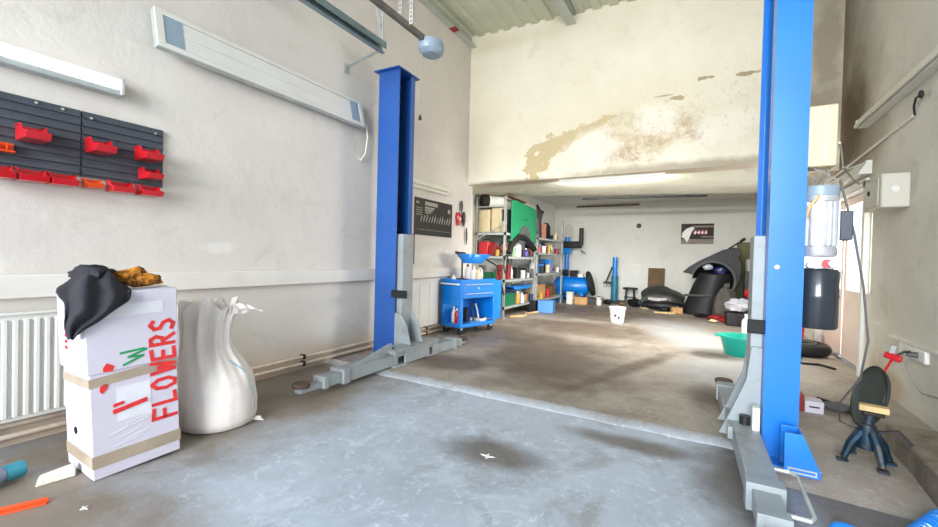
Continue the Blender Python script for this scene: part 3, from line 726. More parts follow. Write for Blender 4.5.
def word(txt, y_base, z0, lh, lw, wd, x, mat, mirror=False, drift=0.0):
    mb_ = MB()
    for i, ch in enumerate(txt):
        for stroke in ST[ch]:
            # letter x runs up the carton (+z); letter height runs to the left (-y)
            pts = [(y_base - drift * i - v * lh, z0 + i * lw + u * lw * .82) for u, v in stroke]
            ribbon(mb_, pts, wd, x)
    return mb_
word('FLO', .352, .205, .105, .077, .018, .001, MARK).build('lettering', MARK, t, local=True, smooth=0)
mb_ = MB()
for k, ch in enumerate('WERS'):
    for stroke in ST[ch]:
        ribbon(mb_, [(.35 - v * .105, .437 + .008 + k * .075 + u * .062) for u, v in stroke], .018, .0092 if k else .0045)
mb_.build('lettering', MARK, t, local=True, smooth=0)
mb_ = MB()
ribbon(mb_, [(.09, .305), (.215, .325)], .022, .0036); ribbon(mb_, [(.09, .335), (.12, .34)], .016, .0036)
mb_.build('lettering', MARK, t, local=True, smooth=0)
MB().prism([(.035, .42), (.045, .405), (.065, .425), (.07, .445), (.055, .452), (.04, .44)], 'x', .001, .0025).build('leaf_mark', MARK, t, local=True, smooth=0)
MB().prism([(.05, .51), (.085, .505), (.095, .53), (.065, .55), (.05, .53)], 'x', .0085, .0098).build('leaf_mark', MARK, t, local=True, smooth=0)
mb_ = MB(); ribbon(mb_, [(.13, .525), (.21, .555), (.15, .56), (.225, .585)], .011, .009); ribbon(mb_, [(.12, .585), (.215, .59)], .011, .009)
mb_.build('lettering', MARKG, t, local=True, smooth=0)
MB().box(.0005, .0016, .1, .24, .25, .42).build('label_sheet', FILM, t, local=True)
mb_ = MB()
for k in range(9):
    z = .13 + k * .02 + .01 * rnd.random(); y = .06 + .12 * rnd.random()
    ribbon(mb_, [(y, z), (y + .06 + .1 * rnd.random(), z + .02)], .005, .0008)
mb_.build('film_wrinkle', FILM, t, local=True, smooth=0)
sv = word('', 0, 0, 0, 0, 0, 0, MARK)
for k in range(5): sv.box(-.26 + k * .001, -.22, -.0115, -.0105, BH * .68 + k * .03, BH * .68 + k * .03 + .016)
sv.build('side_print', MARK, t, local=True, smooth=0)

# jacket thrown over the carton's top left corner
def sheet(ctrl, nu, nv, amp, seed, freq=6.0):
    """smooth grid through rows of control points with cloth wrinkles"""
    def cr(p0, p1, p2, p3, t_):
        return .5 * ((2 * p1) + (-p0 + p2) * t_ + (2 * p0 - 5 * p1 + 4 * p2 - p3) * t_ * t_ + (-p0 + 3 * p1 - 3 * p2 + p3) * t_ ** 3)
    def spline(pts, s_):
        n = len(pts) - 1; f_ = min(s_ * n, n - 1e-6); i = int(f_); t_ = f_ - i
        g_ = lambda j: pts[max(0, min(n, j))]
        return cr(g_(i - 1), g_(i), g_(i + 1), g_(i + 2), t_)
    rows = [[Vector(p) for p in r] for r in ctrl]
    vs, fs = [], []
    for a in range(nu + 1):
        row = [spline([spline(r, a / nu) for r in rows], b_ / nv) for b_ in range(nv + 1)]
        for b_, p in enumerate(row):
            d = Vector((noise.noise(p * freq + Vector((seed, 0, 0))), noise.noise(p * freq + Vector((0, seed, 5))), noise.noise(p * freq + Vector((3, 1, seed))))) * amp
            d += Vector((1, -.3, .5)) * amp * .8 * math.sin(9 * a / nu * 2 + 2.2 * noise.noise(p * 3) + b_ / nv * 2)
            vs.append(p + d)
    for a in range(nu):
        for b_ in range(nv):
            i = a * (nv + 1) + b_; fs.append((i, i + 1, i + nv + 2, i + nv + 1))
    return vs, fs
t = thing('jacket', 'crumpled dark jacket with orange lining draped over the carton', 'jacket', M=Matrix.Translation((Mb @ Vector((-.15, .1, BH)))))
W3 = lambda x, y, z: Mb @ Vector((x, y, z))
ctrl = [[W3(-.26, -.03, .88), W3(-.27, .05, .93), W3(-.28, .12, .935), W3(-.27, .18, .91)],
        [W3(-.2, -.045, .895), W3(-.18, .04, .98), W3(-.17, .12, .99), W3(-.16, .2, .92)],
        [W3(-.13, -.055, .88), W3(-.07, .02, .955), W3(-.04, .10, .955), W3(-.04, .19, .91)],
        [W3(-.06, -.06, .85), W3(.02, -.02, .90), W3(.04, .08, .885), W3(.03, .16, .88)],
        [W3(-.03, -.07, .80), W3(.04, -.03, .83), W3(.05, .06, .82), W3(.03, .145, .845)],
        [W3(-.03, -.07, .75), W3(.02, -.045, .765), W3(.04, .02, .765), W3(.03, .09, .80)],
        [W3(-.04, -.06, .695), W3(.0, -.055, .69), W3(.02, -.035, .70), W3(.025, .0, .735)]]
vs, fs = sheet(ctrl, 30, 44, .018, 2.0, 9)
MB().raw(vs, fs).build('cloth', CLOTH, t, solid=.008, sub=1)
MB().ball(W3(-.17, .09, .955), .10, .085, .05, 24, .6, 3).build('collar', CLOTH, t, smooth=80)
vs2 = MB().ball(W3(-.14, .23, .94), .07, .075, .045, 22, .6, 5)
vs2.ball(W3(-.1, .285, .925), .05, .065, .03, 18, .5, 8)
vs2.build('lining', FUR, t, smooth=80)

# sack
cx, cy = -2.69, 1.52
t = thing('sack', 'white woven sack slumped between carton and heating pipes', 'sack', (cx, cy, 0))
U_, V_ = Vector((.53, .85, 0)), Vector((.85, -.53, 0))          # across the sack, and out towards the room
#        width  depth  z    shift
prof = [(.185, .17, 0, .0), (.21, .2, .012, 0), (.222, .215, .06, 0), (.222, .215, .15, 0), (.218, .21, .24, -.005), (.205, .19, .32, -.015), (.18, .15, .39, -.035), (.155, .11, .45, -.055), (.142, .085, .50, -.065), (.138, .075, .56, -.07), (.14, .07, .62, -.07), (.148, .07, .68, -.065), (.155, .065, .73, -.06), (.16, .055, .765, -.055), (.13, .03, .755, -.055), (.12, .012, .68, -.06)]
n = 96; mb_ = MB(); prev = None
for k, (wu, wv, z, sh_) in enumerate(prof):
    f_ = min(1, max(0, (z - .30) / .25)); ring = []
    for j in range(n):
        a = 2 * math.pi * j / n
        pl = f_ * (.12 * math.sin(11 * a + 2 * z + .8 * math.sin(2 * a)) + .08 * math.sin(19 * a + 1.3 + 4 * z))
        lum = .045 * noise.noise(Vector((math.cos(a) * 1.8, math.sin(a) * 1.8, z * 6))) + .02 * noise.noise(Vector((math.cos(a) * 5, math.sin(a) * 5, z * 14)))
        p_ = Vector((cx, cy, z)) + U_ * (sh_ + wu * (1 + lum + pl * .35) * math.cos(a)) + V_ * (wv * (1 + lum + pl * 2.0) * math.sin(a))
        if k >= 12: p_.z += .03 * math.sin(4 * a + 1) + .018 * math.sin(9 * a)
        ring.append(mb_.bm.verts.new(p_))
    if prev:
        for j in range(n): mb_.bm.faces.new((prev[j], prev[(j + 1) % n], ring[(j + 1) % n], ring[j]))
    else: mb_.bm.faces.new(ring[::-1])
    prev = ring
mb_.build('bag', SACK, t, smooth=80)
S3 = lambda u_, v_, z: Vector((cx, cy, z)) + U_ * u_ + V_ * v_
MB().tube([S3(.2, .08, .02), S3(.205, .09, .12), S3(.19, .1, .24), S3(.13, .11, .36), S3(.05, .1, .42)], .0035, 6).build('blue_thread', pm('pale_blue_thread', (150, 190, 206), .05, 9, .8), t)
vs, fs = sheet([[S3(.05, .05, .70), S3(.11, .04, .70), S3(.17, .03, .70)], [S3(.06, .07, .76), S3(.12, .06, .765), S3(.2, .05, .74)], [S3(.1, .085, .735), S3(.17, .08, .74), S3(.25, .07, .715)]], 10, 10, .008, 5, 20)
MB().raw(vs, fs).build('loose_flap', SACK, t, solid=.004)
vs, fs = sheet([[S3(.18, .06, .03), S3(.2, .08, .02)], [S3(.24, .06, .03), S3(.26, .09, .006)]], 4, 4, .004, 5, 20)
MB().raw(vs, fs).build('corner_ear', SACK, t, solid=.006)
# litter at the left edge
t = thing('bottle', 'grey plastic bottle with teal cap lying at the left edge', 'bottle', (-2.75, .5, 0))
bb = Matrix.Translation((-2.755, .50, .05)) @ Matrix.Rotation(R(100), 4, 'Z') @ Matrix.Rotation(R(90), 4, 'Y')
MB().lathe([(0, -.16), (.04, -.16), (.048, -.15), (.048, .05), (.03, .1), (.03, .11), (0, .11)], n=20, M=bb).build('body', pm('grey_bottle', (120, 132, 148), .1, 9, .3), t)
MB().lathe([(0, .105), (.038, .105), (.038, .165), (.034, .17), (0, .17)], n=16, M=bb).build('cap', TEALB, t)
MB().lathe([(.0487, -.1), (.0487, -.02)], n=20, M=bb).build('label_band', pm('dark_maroon', (90, 40, 52), .1, 9, .5), t)
Mw = Matrix.Translation((-2.64, .74, 0)) @ Matrix.Rotation(R(82), 4, 'Z') @ Matrix.Scale(.72, 4)
t = thing('foam_block', 'small chipped white block lying beside the carton', 'block', M=Mw)
MB().hexa([(-.1, -.035, 0), (.09, -.04, 0), (.1, .04, 0), (-.08, .045, 0)], [(-.085, -.03, .055), (.09, -.035, .07), (.095, .035, .07), (-.07, .03, .05)]).build('block', pm('off_white_foam', (226, 224, 206), .06, 12, .8, bmp=.3), t, bevel=.008, local=True)
o = MB().prism([(-.10, -.022), (.09, -.018), (.1, .02), (-.095, .022)], 'z', 0, .006).box(-.1, .095, .012, .02, .006, .02).build('orange_strip', pm('bright_orange', (244, 82, 30), .05, 8, .5), bevel=.001)
tag(o, 'bright orange flat strip lying on the floor in front', 'strip'); o.location = (-2.455, .59, .0005); o.rotation_euler = (0, 0, R(66)); o.scale = (.75, .8, 1)
for k, (x, y) in enumerate(((-1.02, 2.05), (-2.25, .72))):
    o = MB().prism([(-.05, 0), (-.01, .008), (0, .04), (.012, .006), (.055, .01), (.02, -.008), (.01, -.04), (-.008, -.01)], 'z', 0, .004).build('paper_scrap', WHITEP)
    tag(o, ('white torn scrap lying mid floor before the ramp', 'small white scrap on the floor before the carton')[k], 'scrap'); o.location = (x, y, .0005); o.scale = (.8, .8, 1) if k == 0 else (.4, .4, 1)

# ------------------------------------------------------------------ tool cart
ZR = .03
Mc = Matrix.Translation((-3.2, 5.02, ZR)) @ Matrix.Rotation(R(15), 4, 'Z')
Mc = Matrix.Translation((-2.945, 5.03, ZR))
ctd = Vector((.19, .80)).normalized()
Mc = Matrix.Translation((-2.865, 4.84, ZR)) @ Matrix.Rotation(math.atan2(ctd.y, ctd.x) - math.pi / 2, 4, 'Z')
# local frame: x from -.42 (wall) to 0 (front side), y from 0 (near) to .72
t = thing('tool_cart', 'bright blue two-drawer tool cart on casters by the wall', 'tool cart', M=Mc)
L = dict(local=True)
cw, cl = .39, .74
MB().box(-cw, 0, 0, cl, .10, .15).build('bottom_tray', CARTB, t, bevel=.006, **L)
MB().box(-cw, -.0, 0, cl, .15, .16).build('tray_liner', BLK, t, **L) if False else None
for x in (-cw, -.05):
    for y in (0, cl - .05): MB().box(x, x + .05, y, y + .05, .15, .50).build('corner_post', CARTB, t, bevel=.004, **L)
MB().box(-cw, -cw + .015, .05, cl - .05, .15, .5).build('back_panel', CARTB, t, **L)
MB().box(-cw, 0, 0, cl, .5, .72).build('upper_box', CARTB, t, bevel=.005, **L)
MB().box(-cw + .02, -.02, -.004, .0, .41, .5).build('apron', CARTB, t, **L)
for z0_, z1_ in ((.585, .70), (.515, .575)):
    d_ = MB().box(.0, .008, .03, cl - .03, z0_, z1_).build('drawer', CARTB, t, bevel=.003, **L)
    MB().box(.008, .022, .08, cl - .08, z1_ - .014, z1_ - .004).build('drawer_pull', GALV, d_, bevel=.002, **L)
MB().box(.008, .012, .34, .37, .63, .65).build('lock', GALV, t, **L)
rim = MB(); 
for q_ in ((-cw, 0, 0, .012), (-cw, 0, cl - .012, cl), (-cw, -cw + .012, 0, cl), (-.012, 0, 0, cl)): rim.box(q_[0], q_[1], q_[2], q_[3], .72, .765)
rim.build('top_rim', CARTB, t, bevel=.003, **L)
MB().tube([(-cw + .03, -.0, .7), (-cw + .03, -.05, .7), (-.03, -.05, .7), (-.03, 0, .7)], .011, 8).build('push_handle', WHITEP, t, **L)
MB().box(-.37, -.02, cl, cl + .16, .16, .74).build('side_cabinet', CARTB, t, bevel=.006, **L)
for x in (-cw + .05, -.05):
    for y in (.06, cl - .06):
        cs = MB().lathe([(0, 0), (.045, 0), (.047, .008), (.047, .022), (.045, .03), (0, .03)], n=18, M=Matrix.Translation((x - .015, y, .047)) @ Matrix.Rotation(R(90), 4, 'Y')).build('caster', BLK, t, **L)
        MB().box(x - .022, x + .022, y - .02, y + .02, .07, .10).build('caster_fork', GALV, cs, **L)
CW = lambda x, y, z: tuple(Mc @ Vector((x, y, z)))
def small_box(name, label, cat, c_, sx, sy, sz, mat, rz=0.0, bevel=.004, group=None, lid=None):
    o = MB().box(-sx / 2, sx / 2, -sy / 2, sy / 2, 0, sz)
    if lid: o.box(-sx / 2 - .004, sx / 2 + .004, -sy / 2 - .004, sy / 2 + .004, sz * .82, sz)
    o = o.build(name, mat, bevel=bevel); tag(o, label, cat, group); o.location = c_; o.rotation_euler = (0, 0, rz); return o
def bottle(name, label, c_, r, h, mat, capm=None, cat='bottle', group=None):
    t_ = thing(name, label, cat, c_, 0, group)
    MB().lathe([(0, 0), (r * .95, 0), (r, r * .1), (r, h * .62), (r * .8, h * .72), (r * .36, h * .82), (r * .34, h * .88), (0, h * .88)], n=18).build('body', mat, t_, local=True)
    MB().lathe([(0, h * .86), (r * .42, h * .86), (r * .42, h * .99), (r * .36, h), (0, h)], n=14).build('cap', capm or WHITEP, t_, local=True)
    return t_
# things in and on the cart
bottle('spray_can', 'red spray can on the lower tray of the blue cart', CW(-.18, .11, .151), .032, .2, RED)
bottle('spray_can', 'white spray can on the lower tray of the blue cart', CW(-.24, .11, .151), .032, .22, WHITEP)
bottle('bottle', 'purple bottle on the lower tray of the blue cart', CW(-.09, .1, .151), .03, .17, PURP)
bottle('bottle', 'white bottle on top of the blue cart near the front', CW(-.25, .1, .721), .03, .1, WHITEP)
for k, (x, y, h_) in enumerate(((-.26, .40, .25), (-.2, .47, .23), (-.14, .54, .24), (-.07, .42, .2))):
    bottle('bottle', ('tall pale bottle at the wall side on the blue cart', 'pale bottle under the blue tray on the cart', 'pale bottle at the far end of the cart top', 'short pale bottle at the front edge of the cart top')[k],
           CW(x, y, .721), .045, h_, (SACK, WHITEP, ALU, BEIGE)[k], (BLKP, WHITEP, BLKP, WOOD)[k])
small_box('carton', 'small dark carton on the lower tray of the blue cart', 'box', CW(-.2, .26, .151), .14, .1, .2, DARKM, .2)
small_box('white_tray', 'shallow white tray on the lower tray of the blue cart', 'tray', CW(-.15, .53, .151), .2, .16, .04, WHITEP, .1, lid=True)
t = thing('oil_drain_tray', 'bright blue oil drain tray held above the tool cart', 'tray', CW(-.2, .45, 1.0))
pts = [(-.15, -.05), (.12, -.06), (.16, .0), (.14, .38), (.05, .46), (-.1, .44), (-.17, .3)]
dtm = MB(); n = len(pts)
vs = [(*CW(-.16 + a, .26 + b_, 1.12),) for a, b_ in pts] + [(*CW(-.16 + a * .5, .3 + b_ * .55, .99),) for a, b_ in pts]
dtm.raw(vs, [(i, (i + 1) % n, n + (i + 1) % n, n + i) for i in range(n)] + [tuple(range(n, 2 * n))]).build('bowl', CARTB, t, solid=.008)
MB().tube([CW(-.31, .18, 1.14), CW(-.28, .22, 1.13), CW(-.2, .28, 1.125)], .02, 10).build('grip', DARKM, t)
MB().tube([CW(-.13, .66, 1.05), CW(-.1, .88, .95), CW(-.05, 1.0, .5)], .014, 8).build('drain_pipe', DARKM, t)
MB().tube([CW(-.28, .3, 1.1), CW(-.28, .3, .722)], .014, 8).build('stem', DARKM, t)

# ------------------------------------------------------------------ shelving
def shelving(label, y0, y1, xs, zs, H, zfloor=ZR):
    x0, x1 = xs
    t = thing('shelving_unit', label, 'shelving', ((x0 + x1) / 2, (y0 + y1) / 2, zfloor), 0, 'steel shelving units')
    for x in (x0, x1 - .035):
        for y in (y0, y1 - .035):
            u = MB().box(x, x + .035, y, y + .004, zfloor, H); u.box(x if x == x0 else x + .031, x + .004 if x == x0 else x + .035, y, y + .035, zfloor, H)
            u.box(x - .01, x + .045, y - .01, y + .045, zfloor, zfloor + .008)
            u.build('upright', GALV, t)
    for z in zs:
        s_ = MB().box(x0, x1, y0, y1, z - .004, z); s_.box(x0, x1, y0, y0 + .004, z - .045, z); s_.box(x0, x1, y1 - .004, y1, z - .045, z); s_.box(x1 - .004, x1, y0, y1, z - .045, z); s_.box(x0, x0 + .004, y0, y1, z - .045, z)
        s_.build('shelf', GALV, t)
    MB().tube([(x0 + .02, y0 + .0, 1.42), (x1 - .02, y0 - .0, 1.72)], .01, 6).tube([(x0 + .02, y0, 2.02), (x1 - .02, y0, 2.02)], .01, 6).build('end_brace', GALV, t)
    return t
RX = (-3.66, -3.06)
shelving('near galvanised shelving unit with green panel behind the tool cart', 6.65, 8.20, RX, (.24, .72, 1.14, 1.56), 2.2)
shelving('far galvanised shelving unit between green panel and blue compressor', 8.22, 10.0, (-3.64, -3.04), (.24, .80, 1.24, 1.56), 2.08)
small_box('foam_block', 'beige block stood on the top shelf by the end bar', 'block', (-3.53, 6.84, 1.561), .24, .26, .42, BEIGE, 0, .02)
small_box('foam_block', 'taller beige block next to the dark gap on top shelf', 'block', (-3.30, 6.84, 1.561),   .19, .24, .45, BEIGE, .05, .03)
t = thing('rolled_tube', 'white tube with black open mouth lying on the beige blocks', 'tube', (-3.5, 6.85, 2.0))
Mr = Matrix.Translation((-3.62, 6.62, 2.09)) @ Matrix.Rotation(R(-62), 4, 'Z') @ Matrix.Rotation(R(90), 4, 'Y')
Mr = Matrix.Translation((-3.52, 6.72, 2.14)) @ Matrix.Rotation(R(50), 4, 'Z') @ Matrix.Rotation(R(90), 4, 'Y')
MB().lathe([(.07, 0), (.105, 0), (.105, .34), (.07, .34)], n=22, M=Mr).build('sleeve', WHITE, t)
MB().lathe([(.06, -.06), (.108, -.06), (.115, -.03), (.115, .05), (.108, .06)], n=22, M=Mr).build('mouth_ring', BLK, t)
MB().lathe([(0, .1), (.1, .1), (.1, .11), (0, .11)], n=20, M=Mr).build('inner_plug', BLK, t)
t = thing('sheet_metal_panel', 'green painted panel standing on the near shelving unit', 'panel', (-3.03, 7.4, 1.3))
gp = MB().prism([(6.86, 1.42), (6.84, 2.13), (6.96, 2.17), (7.98, 2.12), (8.06, 2.06), (8.08, 1.42)], 'x', -3.052, -3.03)
gp.box(-3.07, -3.052, 6.84, 8.08, 1.42, 1.45); gp.build('face', GREEN, t, bevel=.006)
MB().box(-3.028, -3.02, 7.4, 7.6, 1.83, 1.86).build('pull', GREEND, t)
MB().prism([(7.15, 1.40)] + [(7.45 + .3 * math.cos(a_ * math.pi / 10), 1.40 + .33 * math.sin(a_ * math.pi / 10)) for a_ in range(9, -1, -1)] + [(7.72, 1.4)], 'x', -3.029, -3.01).build('mud_guard', GREYTRIM, t, bevel=.004)
small_box('dark_box', 'dark carton in the gap behind the front upright', 'box', (-3.13, 6.90, 1.561), .1, .26, .42, BLKP)
bottle('bottle', 'cream bottle on top shelf before the dark carton', (-3.14, 6.71, 1.561), .028, .2, BEIGE)
for k, (y, l_, mt_) in enumerate(((7.2, 'long brown plank lying on top of near shelving', BROWN), (7.5, 'pale strip lying on top of near shelving', BEIGE))):
    o = MB().box(-.05, .05, -.55, .55, 0, .025).build('plank', mt_, bevel=.003); tag(o, l_, 'plank'); o.location = (-3.12 - k * .16, y + .2 * k, 2.205); o.rotation_euler = (0, 0, R(6 - 8 * k))
t = thing('wiper_bundle', 'black trim strips hung at the second upright', 'trim', (-3.0, 8.16, 1.6))
for k in range(4):
    MB().tube([(-3.0 + .02 * k, 8.02 + .05 * k, 2.2 - .05 * k), (-2.99 + .015 * k, 8.1 + .05 * k, 2.1), (-3.0, 8.16 + .03 * k, 1.9), (-3.0 + .01 * k, 8.14 + .02 * k, 1.62)], .025 - .003 * k, 8).build('strip', BLKP, t)
# middle shelf of near unit
t = thing('toolbox', 'red toolbox on the near shelving behind the blue tray', 'toolbox', (-3.5, 6.85, 1.145))
MB().box(-3.62, -3.42, 6.7, 7.0, 1.142, 1.40).build('body', RED, t, bevel=.02)
MB().tube([(-3.6, 6.85, 1.4), (-3.58, 6.85, 1.44), (-3.46, 6.85, 1.44), (-3.44, 6.85, 1.4)], .012, 8).build('handle', BLKP, t)
small_box('red_case', 'dark red case right of the red toolbox', 'case', (-3.35, 6.84, 1.141), .12, .26, .2, pm('dark_red', (150, 28, 32), .15, 8, .4), 0, .01)
t = thing('leather_bag', 'tan leather bag on the near shelf beside red case', 'bag', (-3.18, 6.84, 1.141))
MB().ball((-3.16, 6.86, 1.255), .075, .12, .09, 18, .25, 4).build('body', BRN, t)
MB().tube([(-3.21, 6.86, 1.32), (-3.19, 6.86, 1.4), (-3.13, 6.86, 1.39), (-3.11, 6.86, 1.32)], .008, 6).build('strap', BRN, t)
bottle('jug', 'white jug under the black arch on near shelving', (-3.19, 7.42, 1.141), .11, .36, WHITEP, WHITEP, 'jug')
bottle('bottle', 'purple bottle beside the white jug on near shelving', (-3.1, 7.72, 1.141), .05, .17, PURP)
t = thing('bumper_trim', 'black arched car trim piece lying over the white jug', 'car part', (-3.1, 7.4, 1.3))
pts = [(-3.06, 6.82, 1.2), (-3.05, 6.95, 1.42), (-3.04, 7.15, 1.5), (-3.03, 7.4, 1.5), (-3.03, 7.7, 1.42), (-3.04, 7.95, 1.34), (-3.05, 8.1, 1.3)]
MB().tube(pts, [.05, .06, .065, .07, .065, .06, .04], 10).build('arch', BLK, t)
tag(MB().tube([(-3.2, 7.85, 1.2), (-3.12, 7.95, 1.3), (-3.1, 8.05, 1.22), (-3.2, 8.1, 1.19), (-3.25, 7.95, 1.18)], .03, 8).build('rag', BRN), 'brown rag heap at the right end of near middle shelf', 'rag', base=(-3.15, 7.98, 1.15))
junk = [('carton', 'box'), ('tin', 'tin'), ('spare_part', 'car part'), ('bottle', 'bottle'), ('case', 'case')]
def fill(y0, y1, x, z, hmax, spec):
    n = len(spec)
    for k, (kind, label, mt_, wd, h_) in enumerate(spec):
        y = y0 + (y1 - y0) * (k + .5) / n
        if kind in ('bottle', 'tin'):
            if kind == 'bottle': bottle('bottle', label, (x, y, z), wd / 2, h_, mt_)
            else:
                o = MB().lathe([(0, 0), (wd / 2, 0), (wd / 2, .008), (wd / 2 - .004, .012), (wd / 2 - .004, h_ - .012), (wd / 2, h_ - .008), (wd / 2, h_), (0, h_)], n=20).build('tin', mt_)
                tag(o, label, 'tin'); o.location = (x, y, z)
        elif kind == 'heap':
            o = MB().ball((0, 0, h_ * .48), .10, wd * .42, h_ * .38, 16, .3, k + y).build('rag', mt_); tag(o, label, 'rag'); o.location = (x, y, z)
        elif kind == 'roll':
            o = MB().lathe([(wd * .2, -.04), (wd / 2, -.04), (wd / 2, .04), (wd * .2, .04), (wd * .2, -.04)], n=20, M=Matrix.Translation((0, 0, wd / 2)) @ Matrix.Rotation(R(90), 4, 'Y')).build('cable_reel', mt_)
            tag(o, label, 'reel'); o.location = (x, y, z)
        else:
            small_box('carton', label, 'box', (x, y, z), .2, wd, h_, mt_, rnd.uniform(-.1, .1), lid=True)
DRED = pm('dark_red', (150, 28, 32))
fill(6.9, 8.1, -3.25, .721, .3, [('box', 'maroon carton on the third shelf of near shelving', DRED, .2, .26), ('bottle', 'white bottle on the third shelf of near shelving', WHITEP, .08, .24), ('box', 'long dark case on the third shelf of near shelving', DARKM, .4, .2), ('heap', 'rusty rag heap on the third shelf of near shelving', BRN, .2, .12)])
fill(6.75, 6.95, -3.45, .721, .3, [('box', 'green crate at the near end of the third shelf', GREEND, .2, .12)])
t = thing('crate', 'navy open crate on the bottom shelf of near shelving', 'crate', (-3.25, 6.95, .241))
MB().box(-3.5, -3.1, 6.7, 7.25, .241, .255).box(-3.5, -3.1, 6.7, 6.71, .255, .46).box(-3.5, -3.1, 7.24, 7.25, .255, .46).box(-3.11, -3.1, 6.71, 7.24, .255, .46).box(-3.5, -3.49, 6.71, 7.24, .255, .46).build('tub', GREEND, t)
MB().box(-3.51, -3.09, 6.69, 7.26, .46, .49).build('rim', NAVY, t, bevel=.004)
fill(7.4, 8.1, -3.27, .241, .3, [('heap', 'dark rag heap right of the navy crate', DARKM, .3, .2), ('tin', 'grey tin right of the dark rag heap', GALV, .16, .22), ('box', 'brown carton at the right end of the bottom shelf', KRAFT, .2, .14)])
t = thing('tray', 'wide blue plastic tray hung under the third shelf', 'tray', (-3.08, 7.5, .5))
MB().prism([(7.1, .57), (7.2, .51), (7.95, .51), (8.1, .57)], 'x', -3.4, -3.08).build('pan', CARTB, t, bevel=.006)
MB().box(-3.41, -3.07, 7.06, 8.14, .57, .582).build('rim', CARTB, t, bevel=.003)
MB().box(-3.28, -3.2, 7.2, 7.24, .582, .676).box(-3.28, -3.2, 7.96, 8.0, .582, .676).build('hanger', GALV, t)
# far unit
fill(8.3, 9.9, -3.25, 1.561, .3, [('box', 'pale carton on the far shelving top beside black strips', BEIGE, .3, .26), ('box', 'red and white carton on the far shelving top', pm('salmon_carton', (222, 150, 130), .1, 6, .7), .3, .34), ('heap', 'black cloth bundle on the far shelving top', BLK, .5, .44), ('box', 'dark blue case on the far shelving top', NAVY, .3, .12)])
fill(8.3, 9.9, -3.25, 1.241, .25, [('box', 'dark blue toolbox on the second shelf of far shelving', NAVY, .3, .2), ('tin', 'steel tin on the second shelf of far shelving', GALV, .16, .2), ('roll', 'blue cable reel on the second shelf of far shelving', NAVY, .24, .2), ('heap', 'olive bundle on the second shelf of far shelving', OLIVE, .3, .18), ('bottle', 'white bottle at the end of the far second shelf', WHITEP, .1, .22)])
fill(8.3, 9.9, -3.25, .801, .25, [('bottle', 'white bottle on the third shelf of far shelving', WHITEP, .1, .3), ('box', 'sky blue carton on the third shelf of far shelving', CARTB, .3, .2), ('tin', 'dark tin on the third shelf of far shelving', DARKM, .18, .22), ('box', 'bright blue case at the end of the far third shelf', CARTB, .3, .3), ('heap', 'maroon rag on the third shelf of far shelving', DRED, .2, .12)])
fill(8.35, 9.9, -3.25, .241, .25, [('tin', 'yellowish tin stack base on the far bottom shelf', BEIGE, .22, .34), ('box', 'kraft carton on the far bottom shelf', KRAFT, .3, .3), ('heap', 'olive rag on the far bottom shelf', OLIVE, .3, .2), ('box', 'dark carton at the end of the far bottom shelf', BROWN, .3, .24)])
o = small_box('carton', 'light blue carton on the floor before the far shelving', 'box', (-2.78, 8.12, ZR), .3, .26, .24, LBLUE, R(8))
o = small_box('carton', 'black carton on the floor left of light blue carton', 'box', (-3.02, 8.02, ZR), .14, .26, .22, BLKP, R(4))
for k, (x, y, a) in enumerate(((-2.98, 7.05, 60), (-2.96, 7.45, 110), (-2.93, 7.75, 75))):
    o = MB().hexa([(-.16, -.02, 0), (.16, -.02, 0), (.16, .02, 0), (-.16, .02, 0)], [(-.15, -.02, .03), (.16, -.02, .035), (.16, .02, .035), (-.15, .02, .03)]).build('wood_offcut', WOOD, bevel=.003)
    tag(o, ('pale wood offcut under the near shelving, nearest the cart', 'pale wood offcut crossing below the near shelving middle', 'pale wood offcut beside the black carton')[k], 'wood offcut'); o.location = (x, y, ZR); o.rotation_euler = (0, 0, R(a))

# smaller odds and ends between the larger things
AMBER = pm('amber_can', (206, 160, 70), .12, 9, .4)
def tin(label, c_, r, h, mt_):
    o = MB().lathe([(0, 0), (r, 0), (r, .006), (r - .004, .01), (r - .004, h - .01), (r, h - .006), (r, h), (r * .85, h), (r * .85, h - .006), (0, h - .006)], n=18).build('tin', mt_)
    tag(o, label, 'tin'); o.location = c_; return o
tin('small amber tin before the red toolbox', (-3.24, 6.72, 1.142), .04, .11, AMBER)
tin('small dark tin right of the white jug', (-3.10, 7.60, 1.142), .04, .12, DARKM)
tin('pale green tin left of the white jug', (-3.12, 7.14, 1.142), .05, .16, pm('pale_green', (150, 180, 150), .1, 8, .5))
tin('red tin at the near end of the third shelf', (-3.2, 6.72, .722), .05, .14, RED)
tin('white tin between two cartons on the third shelf', (-3.11, 7.62, .722), .05, .15, WHITEP)
tin('steel tin in front of the long dark case', (-3.10, 7.86, .722), .04, .1, GALV)
bottle('bottle', 'clear grey bottle leaning row end on the third shelf', (-3.11, 8.12, .722), .035, .22, GREYTRIM)
bottle('bottle', 'amber bottle left of the green crate rim', (-3.10, 7.34, .242), .045, .24, AMBER)
bottle('bottle', 'white bottle between crate and dark rag on bottom shelf', (-3.09, 7.56, .242), .04, .2, WHITEP)
tin('blue tin at the far end of the bottom shelf', (-3.10, 8.06, .242), .05, .14, NAVY)
